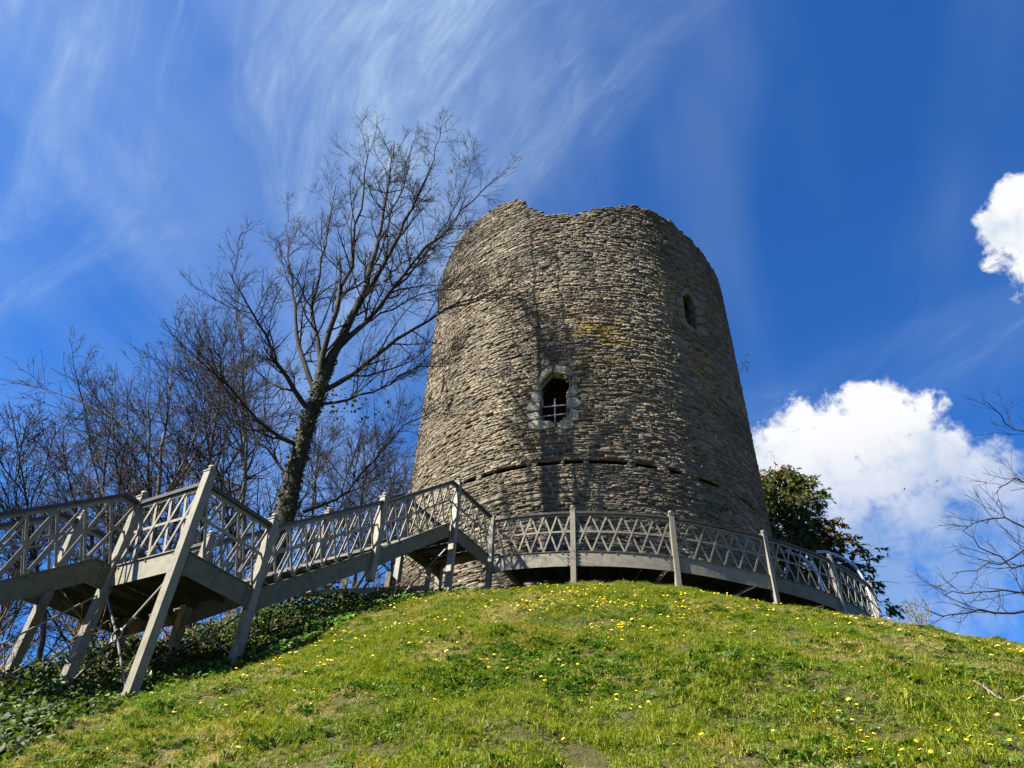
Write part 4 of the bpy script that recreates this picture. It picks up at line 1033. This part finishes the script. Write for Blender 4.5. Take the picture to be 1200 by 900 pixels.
# ------------------------------------------------------------------ turf: grass, clover, straw, flowers
rng = np.random.RandomState(55)
def blades(n, h, wd, rad_, lean, rng):
    an_ = rng.rand(n) * 2 * math.pi; b0 = np.stack([np.cos(an_), np.sin(an_), 0 * an_], 1) * (rad_ * np.sqrt(rng.rand(n)))[:, None]
    a2 = rng.rand(n) * 2 * math.pi; ld = np.stack([np.cos(a2), np.sin(a2), 0 * a2], 1); hh = h * rng.uniform(.5, 1.2, n)[:, None]; ln = lean * rng.uniform(.3, 1.2, n)[:, None]
    sd = np.stack([-np.sin(a2), np.cos(a2), 0 * a2], 1) * wd; up_ = np.array([0, 0, 1.0])
    m1 = b0 + ld * hh * ln * .35 + up_ * hh * .55; tp_ = b0 + ld * hh * ln + up_ * hh * np.clip(1 - ln * .35, .3, 1)
    V = np.stack([b0 - sd * .5, b0 + sd * .5, m1 + sd * .42, m1 - sd * .42, tp_], 1).reshape(-1, 3)
    Q = []
    for k in range(n): Q += [[5 * k, 5 * k + 1, 5 * k + 2, 5 * k + 3], [5 * k + 3, 5 * k + 2, 5 * k + 4]]
    return V, Q
def proto(name, V, Q, m):
    me = npmesh(name, V, Q); me.materials.append(m); return bpy.data.objects.new(name, me)
tufts = []
for k in range(3): tufts.append(proto('grass_tuft', *blades(13, .062, .0055, .035, .9, rng), G1))
for k in range(2): tufts.append(proto('long_grass_tuft', *blades(12, .11, .006, .03, .8, rng), G1))
for k in range(2): tufts.append(proto('straw_tuft', *blades(12, .06, .0045, .045, 1.6, rng), G3))
for k in range(2):
    n = 11; an_ = rng.rand(n) * 6.28; pc_ = np.stack([np.cos(an_), np.sin(an_), 0 * an_], 1) * (.05 * np.sqrt(rng.rand(n)))[:, None] + [0, 0, .02] + rng.rand(n, 1) * [0, 0, .035]
    V_, Q_ = leaves(pc_, np.tile([0, 0, 1.0], (n, 1)), .021, rng, .1, .9); tufts.append(proto('clover_tuft', V_, [list(q) for q in Q_], G2))
for k in range(1):
    V_, Q_ = [], []
    for j_ in range(9):
        a_ = j_ * .7 + rng.rand() * .3; L_ = rng.uniform(.05, .085); d_ = np.array([math.cos(a_), math.sin(a_), 0]); n_ = np.array([-d_[1], d_[0], 0]); b0 = len(V_)
        V_ += [d_ * .006 + [0, 0, .008], d_ * L_ * .55 + n_ * L_ * .17 + [0, 0, .030], d_ * L_ + [0, 0, .022], d_ * L_ * .55 - n_ * L_ * .17 + [0, 0, .030]]; Q_.append([b0, b0 + 3, b0 + 2, b0 + 1])
    tufts.append(proto('weed_rosette', np.array(V_), Q_, G4))
def scatter(name, pos, rotv, scl, idx, protos):
    cl = bpy.data.collections.new(name + '_source')
    for k, p_ in enumerate(protos): p_.name = 'source_%02d_%s' % (k, p_.name); cl.objects.link(p_)
    me = bpy.data.meshes.new(name); me.vertices.add(len(pos)); me.vertices.foreach_set('co', np.asarray(pos, np.float32).ravel())
    a = me.attributes.new('rot', 'FLOAT_VECTOR', 'POINT'); a.data.foreach_set('vector', np.asarray(rotv, np.float32).ravel())
    a = me.attributes.new('scl', 'FLOAT', 'POINT'); a.data.foreach_set('value', np.asarray(scl, np.float32))
    a = me.attributes.new('pick', 'INT', 'POINT'); a.data.foreach_set('value', np.asarray(idx, np.int32))
    o = bpy.data.objects.new(name, me); COL.objects.link(o)
    ng = bpy.data.node_groups.new(name, 'GeometryNodeTree'); ng.interface.new_socket('Geometry', in_out='INPUT', socket_type='NodeSocketGeometry'); ng.interface.new_socket('Geometry', in_out='OUTPUT', socket_type='NodeSocketGeometry')
    gi = ng.nodes.new('NodeGroupInput'); go = ng.nodes.new('NodeGroupOutput'); ip = ng.nodes.new('GeometryNodeInstanceOnPoints'); ci = ng.nodes.new('GeometryNodeCollectionInfo')
    ci.inputs[0].default_value = cl; ci.inputs['Separate Children'].default_value = True; ci.inputs['Reset Children'].default_value = True
    def attr(nm, ty):
        q = ng.nodes.new('GeometryNodeInputNamedAttribute'); q.data_type = ty; q.inputs[0].default_value = nm; return q.outputs[0]
    L_ = ng.links.new; L_(gi.outputs[0], ip.inputs['Points']); L_(ci.outputs[0], ip.inputs['Instance']); ip.inputs['Pick Instance'].default_value = True
    L_(attr('pick', 'INT'), ip.inputs['Instance Index']); L_(attr('scl', 'FLOAT'), ip.inputs['Scale'])
    er = ng.nodes.new('FunctionNodeEulerToRotation'); L_(attr('rot', 'FLOAT_VECTOR'), er.inputs[0]); L_(er.outputs[0], ip.inputs['Rotation'])
    L_(ip.outputs[0], go.inputs[0]); md = o.modifiers.new('scatter', 'NODES'); md.node_group = ng
    return o
def sample_ground(n, rng):
    az = np.radians(rng.uniform(-46, 52, n)); t = np.sqrt(rng.uniform(3.2 ** 2, 17.5 ** 2, n)); x = t * np.sin(az); y = t * np.cos(az); return x, y
NG = 520000
x, y = sample_ground(NG, rng); r_ = np.hypot(x - C[0], y - C[1]); k = (r_ > 6.9) & (in_ivy(x, y) < .10)
bare = fbm(x * 2.6, y * 2.6, 41, 3); k &= rng.rand(NG) < np.clip((.72 - bare) / .05, .30, 1)
x, y, bare = x[k], y[k], bare[k]; n = len(x); print('tufts', n)
g1 = fbm(x * .5, y * .5, 13); g2 = fbm(x * 1.9, y * 1.9, 27); u_ = rng.rand(n)
pst = np.clip((g1 * .35 + g2 * .65 - .49) * 6, .05, .70); pcl = np.clip((fbm(x * 1.3, y * 1.3, 83) - .50) * 4, .03, .55); plo = np.clip((fbm(x * .9, y * .9, 99) - .55) * 4, .02, .5)
idx = np.where(u_ < pst, rng.randint(5, 7, n), np.where(rng.rand(n) < pcl, rng.randint(7, 9, n), np.where(rng.rand(n) < plo, rng.randint(3, 5, n), rng.randint(0, 3, n))))
idx = np.where(rng.rand(n) < .02 + .10 * np.clip((fbm(x * 1.1, y * 1.1, 123) - .56) * 8, 0, 1), 9, idx)
rotv = np.stack([rng.normal(0, .22, n) + .25, rng.normal(0, .22, n), rng.uniform(0, 6.28, n)], 1)
grass = scatter('grass', np.stack([x, y, gz(x, y) - .006], 1), rotv, rng.uniform(.45, 1.0, n) * (.30 + 1.2 * fbm(x * 3.1, y * 3.1, 66)) * np.where(idx == 9, 1.3, 1), idx, tufts)
grass['kind'] = 'stuff'; tag(grass, 'short patchy spring grass covering the castle mound', 'grass')

q0, q1 = ground_hit(1146, 806), ground_hit(1197, 829)
stick = thing('fallen_branch', 'pale dead stick lying on the grass of the mound', 'branch', tuple(q0))
sp_ = np.array([q0 + (q1 - q0) * t_ for t_ in np.linspace(0, 1.25, 9)]); sp_[:, 2] = gz(sp_[:, 0], sp_[:, 1]) + .035; sp_ += rng.normal(0, .010, sp_.shape)
part('stem', *tubes(sp_[None], np.linspace(.009, .005, 9)[None], 6), PALES, stick, smooth=True)
st_, sr_ = sprout(sp_[None], np.linspace(.008, .005, 9)[None], 3, .3, .9, .12, .3, .5, .9, 4, .05, .1, rng, .004, .6, .3)
for a_, b_ in zip(st_, sr_): part('side_twig', *tubes(a_[None], b_[None], 5), PALES, stick)
for (u, v, d, ang) in ((1098, 564, 150, .4), (1060, 573, 160, -.5)):
    c_ = at(u, v, d); ca, sa = math.cos(ang), math.sin(ang); ax = np.array([ca, sa, 0]); wx = np.array([-sa, ca, 0])
    bird = thing('bird', 'tiny dark bird gliding in front of the white cloud', 'bird', tuple(c_), 'birds by the white cloud')
    bp_ = np.array([c_ + ax * t_ for t_ in (-.26, -.2, -.1, .02, .14, .2, .25)]); part('body', *tubes(bp_[None], np.array([[.01, .035, .065, .075, .05, .045, .008]]), 8), DARKM, bird, smooth=True)
    for sg in (-1, 1):
        V = np.array([c_ + ax * .10, c_ - ax * .10, c_ + wx * sg * .30 - ax * .08 + UP * .09, c_ + wx * sg * .30 + ax * .12 + UP * .09, c_ + wx * sg * .62 - ax * .14 + UP * .02]); V2 = V + UP * .012
        part('wing', np.concatenate([V, V2]), [[0, 1, 2, 3], [3, 2, 4], [5, 8, 7, 6], [8, 9, 7], [0, 5, 6, 1], [1, 6, 7, 2], [2, 7, 9, 4], [4, 9, 8, 3], [3, 8, 5, 0]], DARKM, bird)

# flowers: the ones that show largest are things of their own
def flower_mesh(name, stemh):
    an_ = np.arange(10) * 2 * math.pi / 10
    V = [[0, 0, stemh + .006]]; rr_ = np.where(np.arange(10) % 2 == 0, .0215, .017)
    V += [[r_ * .6 * math.cos(a), r_ * .6 * math.sin(a), stemh + .008] for a, r_ in zip(an_, rr_)] + [[r_ * math.cos(a), r_ * math.sin(a), stemh + .001] for a, r_ in zip(an_, rr_)]
    Q = [[0, 1 + k, 1 + (k + 1) % 10] for k in range(10)] + [[1 + k, 11 + k, 11 + (k + 1) % 10, 1 + (k + 1) % 10] for k in range(10)]
    b0 = len(V); V += [[.002, 0, 0], [-.001, .0017, 0], [-.001, -.0017, 0], [.002, 0, stemh], [-.001, .0017, stemh], [-.001, -.0017, stemh]]
    Q += [[b0, b0 + 1, b0 + 4, b0 + 3], [b0 + 1, b0 + 2, b0 + 5, b0 + 4], [b0 + 2, b0, b0 + 3, b0 + 5]]
    me = npmesh(name, np.array(V), Q); me.materials.append(YELLOW); me.materials.append(G2)
    for p_ in me.polygons: p_.material_index = 0 if p_.index < 20 else 1
    return me
FM = [flower_mesh('dandelion', h) for h in (.045, .06, .08)]
x, y = sample_ground(60000, rng); k = (np.hypot(x - C[0], y - C[1]) > 7.0) & (in_ivy(x, y) < .02); x, y = x[k], y[k]
P_ = np.stack([x, y, gz(x, y)], 1); pj = project(P_ + [0, 0, .06]); k = (pj[:, 0] > -30) & (pj[:, 0] < 1230) & (pj[:, 1] < 915); P_, pj = P_[k], pj[k]
# keep those not hidden behind the crest
tt = np.linspace(.3, .985, 40)[None, :, None]; eye = P_ + [0, 0, .07]; ln = eye[:, None] * tt; ok = (ln[..., 2] > gz(ln[..., 0], ln[..., 1]) + .015).all(1); P_, pj = P_[ok], pj[ok]
wgt = .12 + 1.6 * (fbm(P_[:, 0] * .7, P_[:, 1] * .7, 7) > .55) * (fbm(P_[:, 0] * 2.5, P_[:, 1] * 2.5, 8) > .45) + .5 * np.clip(1 - np.hypot(P_[:, 0] - 1, P_[:, 1] - 14.2) / 2.5, 0, 1); sel = rng.rand(len(P_)) < wgt / 3.0
P_ = P_[sel]; dist = np.linalg.norm(P_, axis=1); o_ = np.argsort(dist); P_ = P_[o_]
take = rng.permutation(len(P_))[:1900]; take.sort(); P_ = P_[take]; print('flowers', len(P_))
for k in range(min(300, len(P_))):
    o = bpy.data.objects.new('dandelion', FM[k % 3]); COL.objects.link(o); o.location = P_[k] - np.array([0, 0, .004]); o.rotation_euler = (rng.normal(.3, .25), rng.normal(0, .25), rng.uniform(0, 6.28)); s_ = rng.uniform(.35, .8); o.scale = (s_, s_, s_)
    tag(o, 'small yellow dandelion flower open in the short grass', 'flower', 'yellow flowers scattered over the mound')
rest_ = P_[300:]; fp = []
for me in FM: fp.append(bpy.data.objects.new('dandelion_source', me))
if len(rest_):
    o = scatter('far_dandelions', rest_, np.stack([rng.normal(.3, .25, len(rest_)), rng.normal(0, .25, len(rest_)), rng.uniform(0, 6, len(rest_))], 1), rng.uniform(.55, 1.05, len(rest_)), rng.randint(0, 3, len(rest_)), fp)
    o['kind'] = 'stuff'; tag(o, 'yellow flecks of many small flowers high on the mound', 'flowers')
print('objects', len(bpy.data.objects), 'tris', sum(len(m.polygons) * 2 for m in bpy.data.meshes))
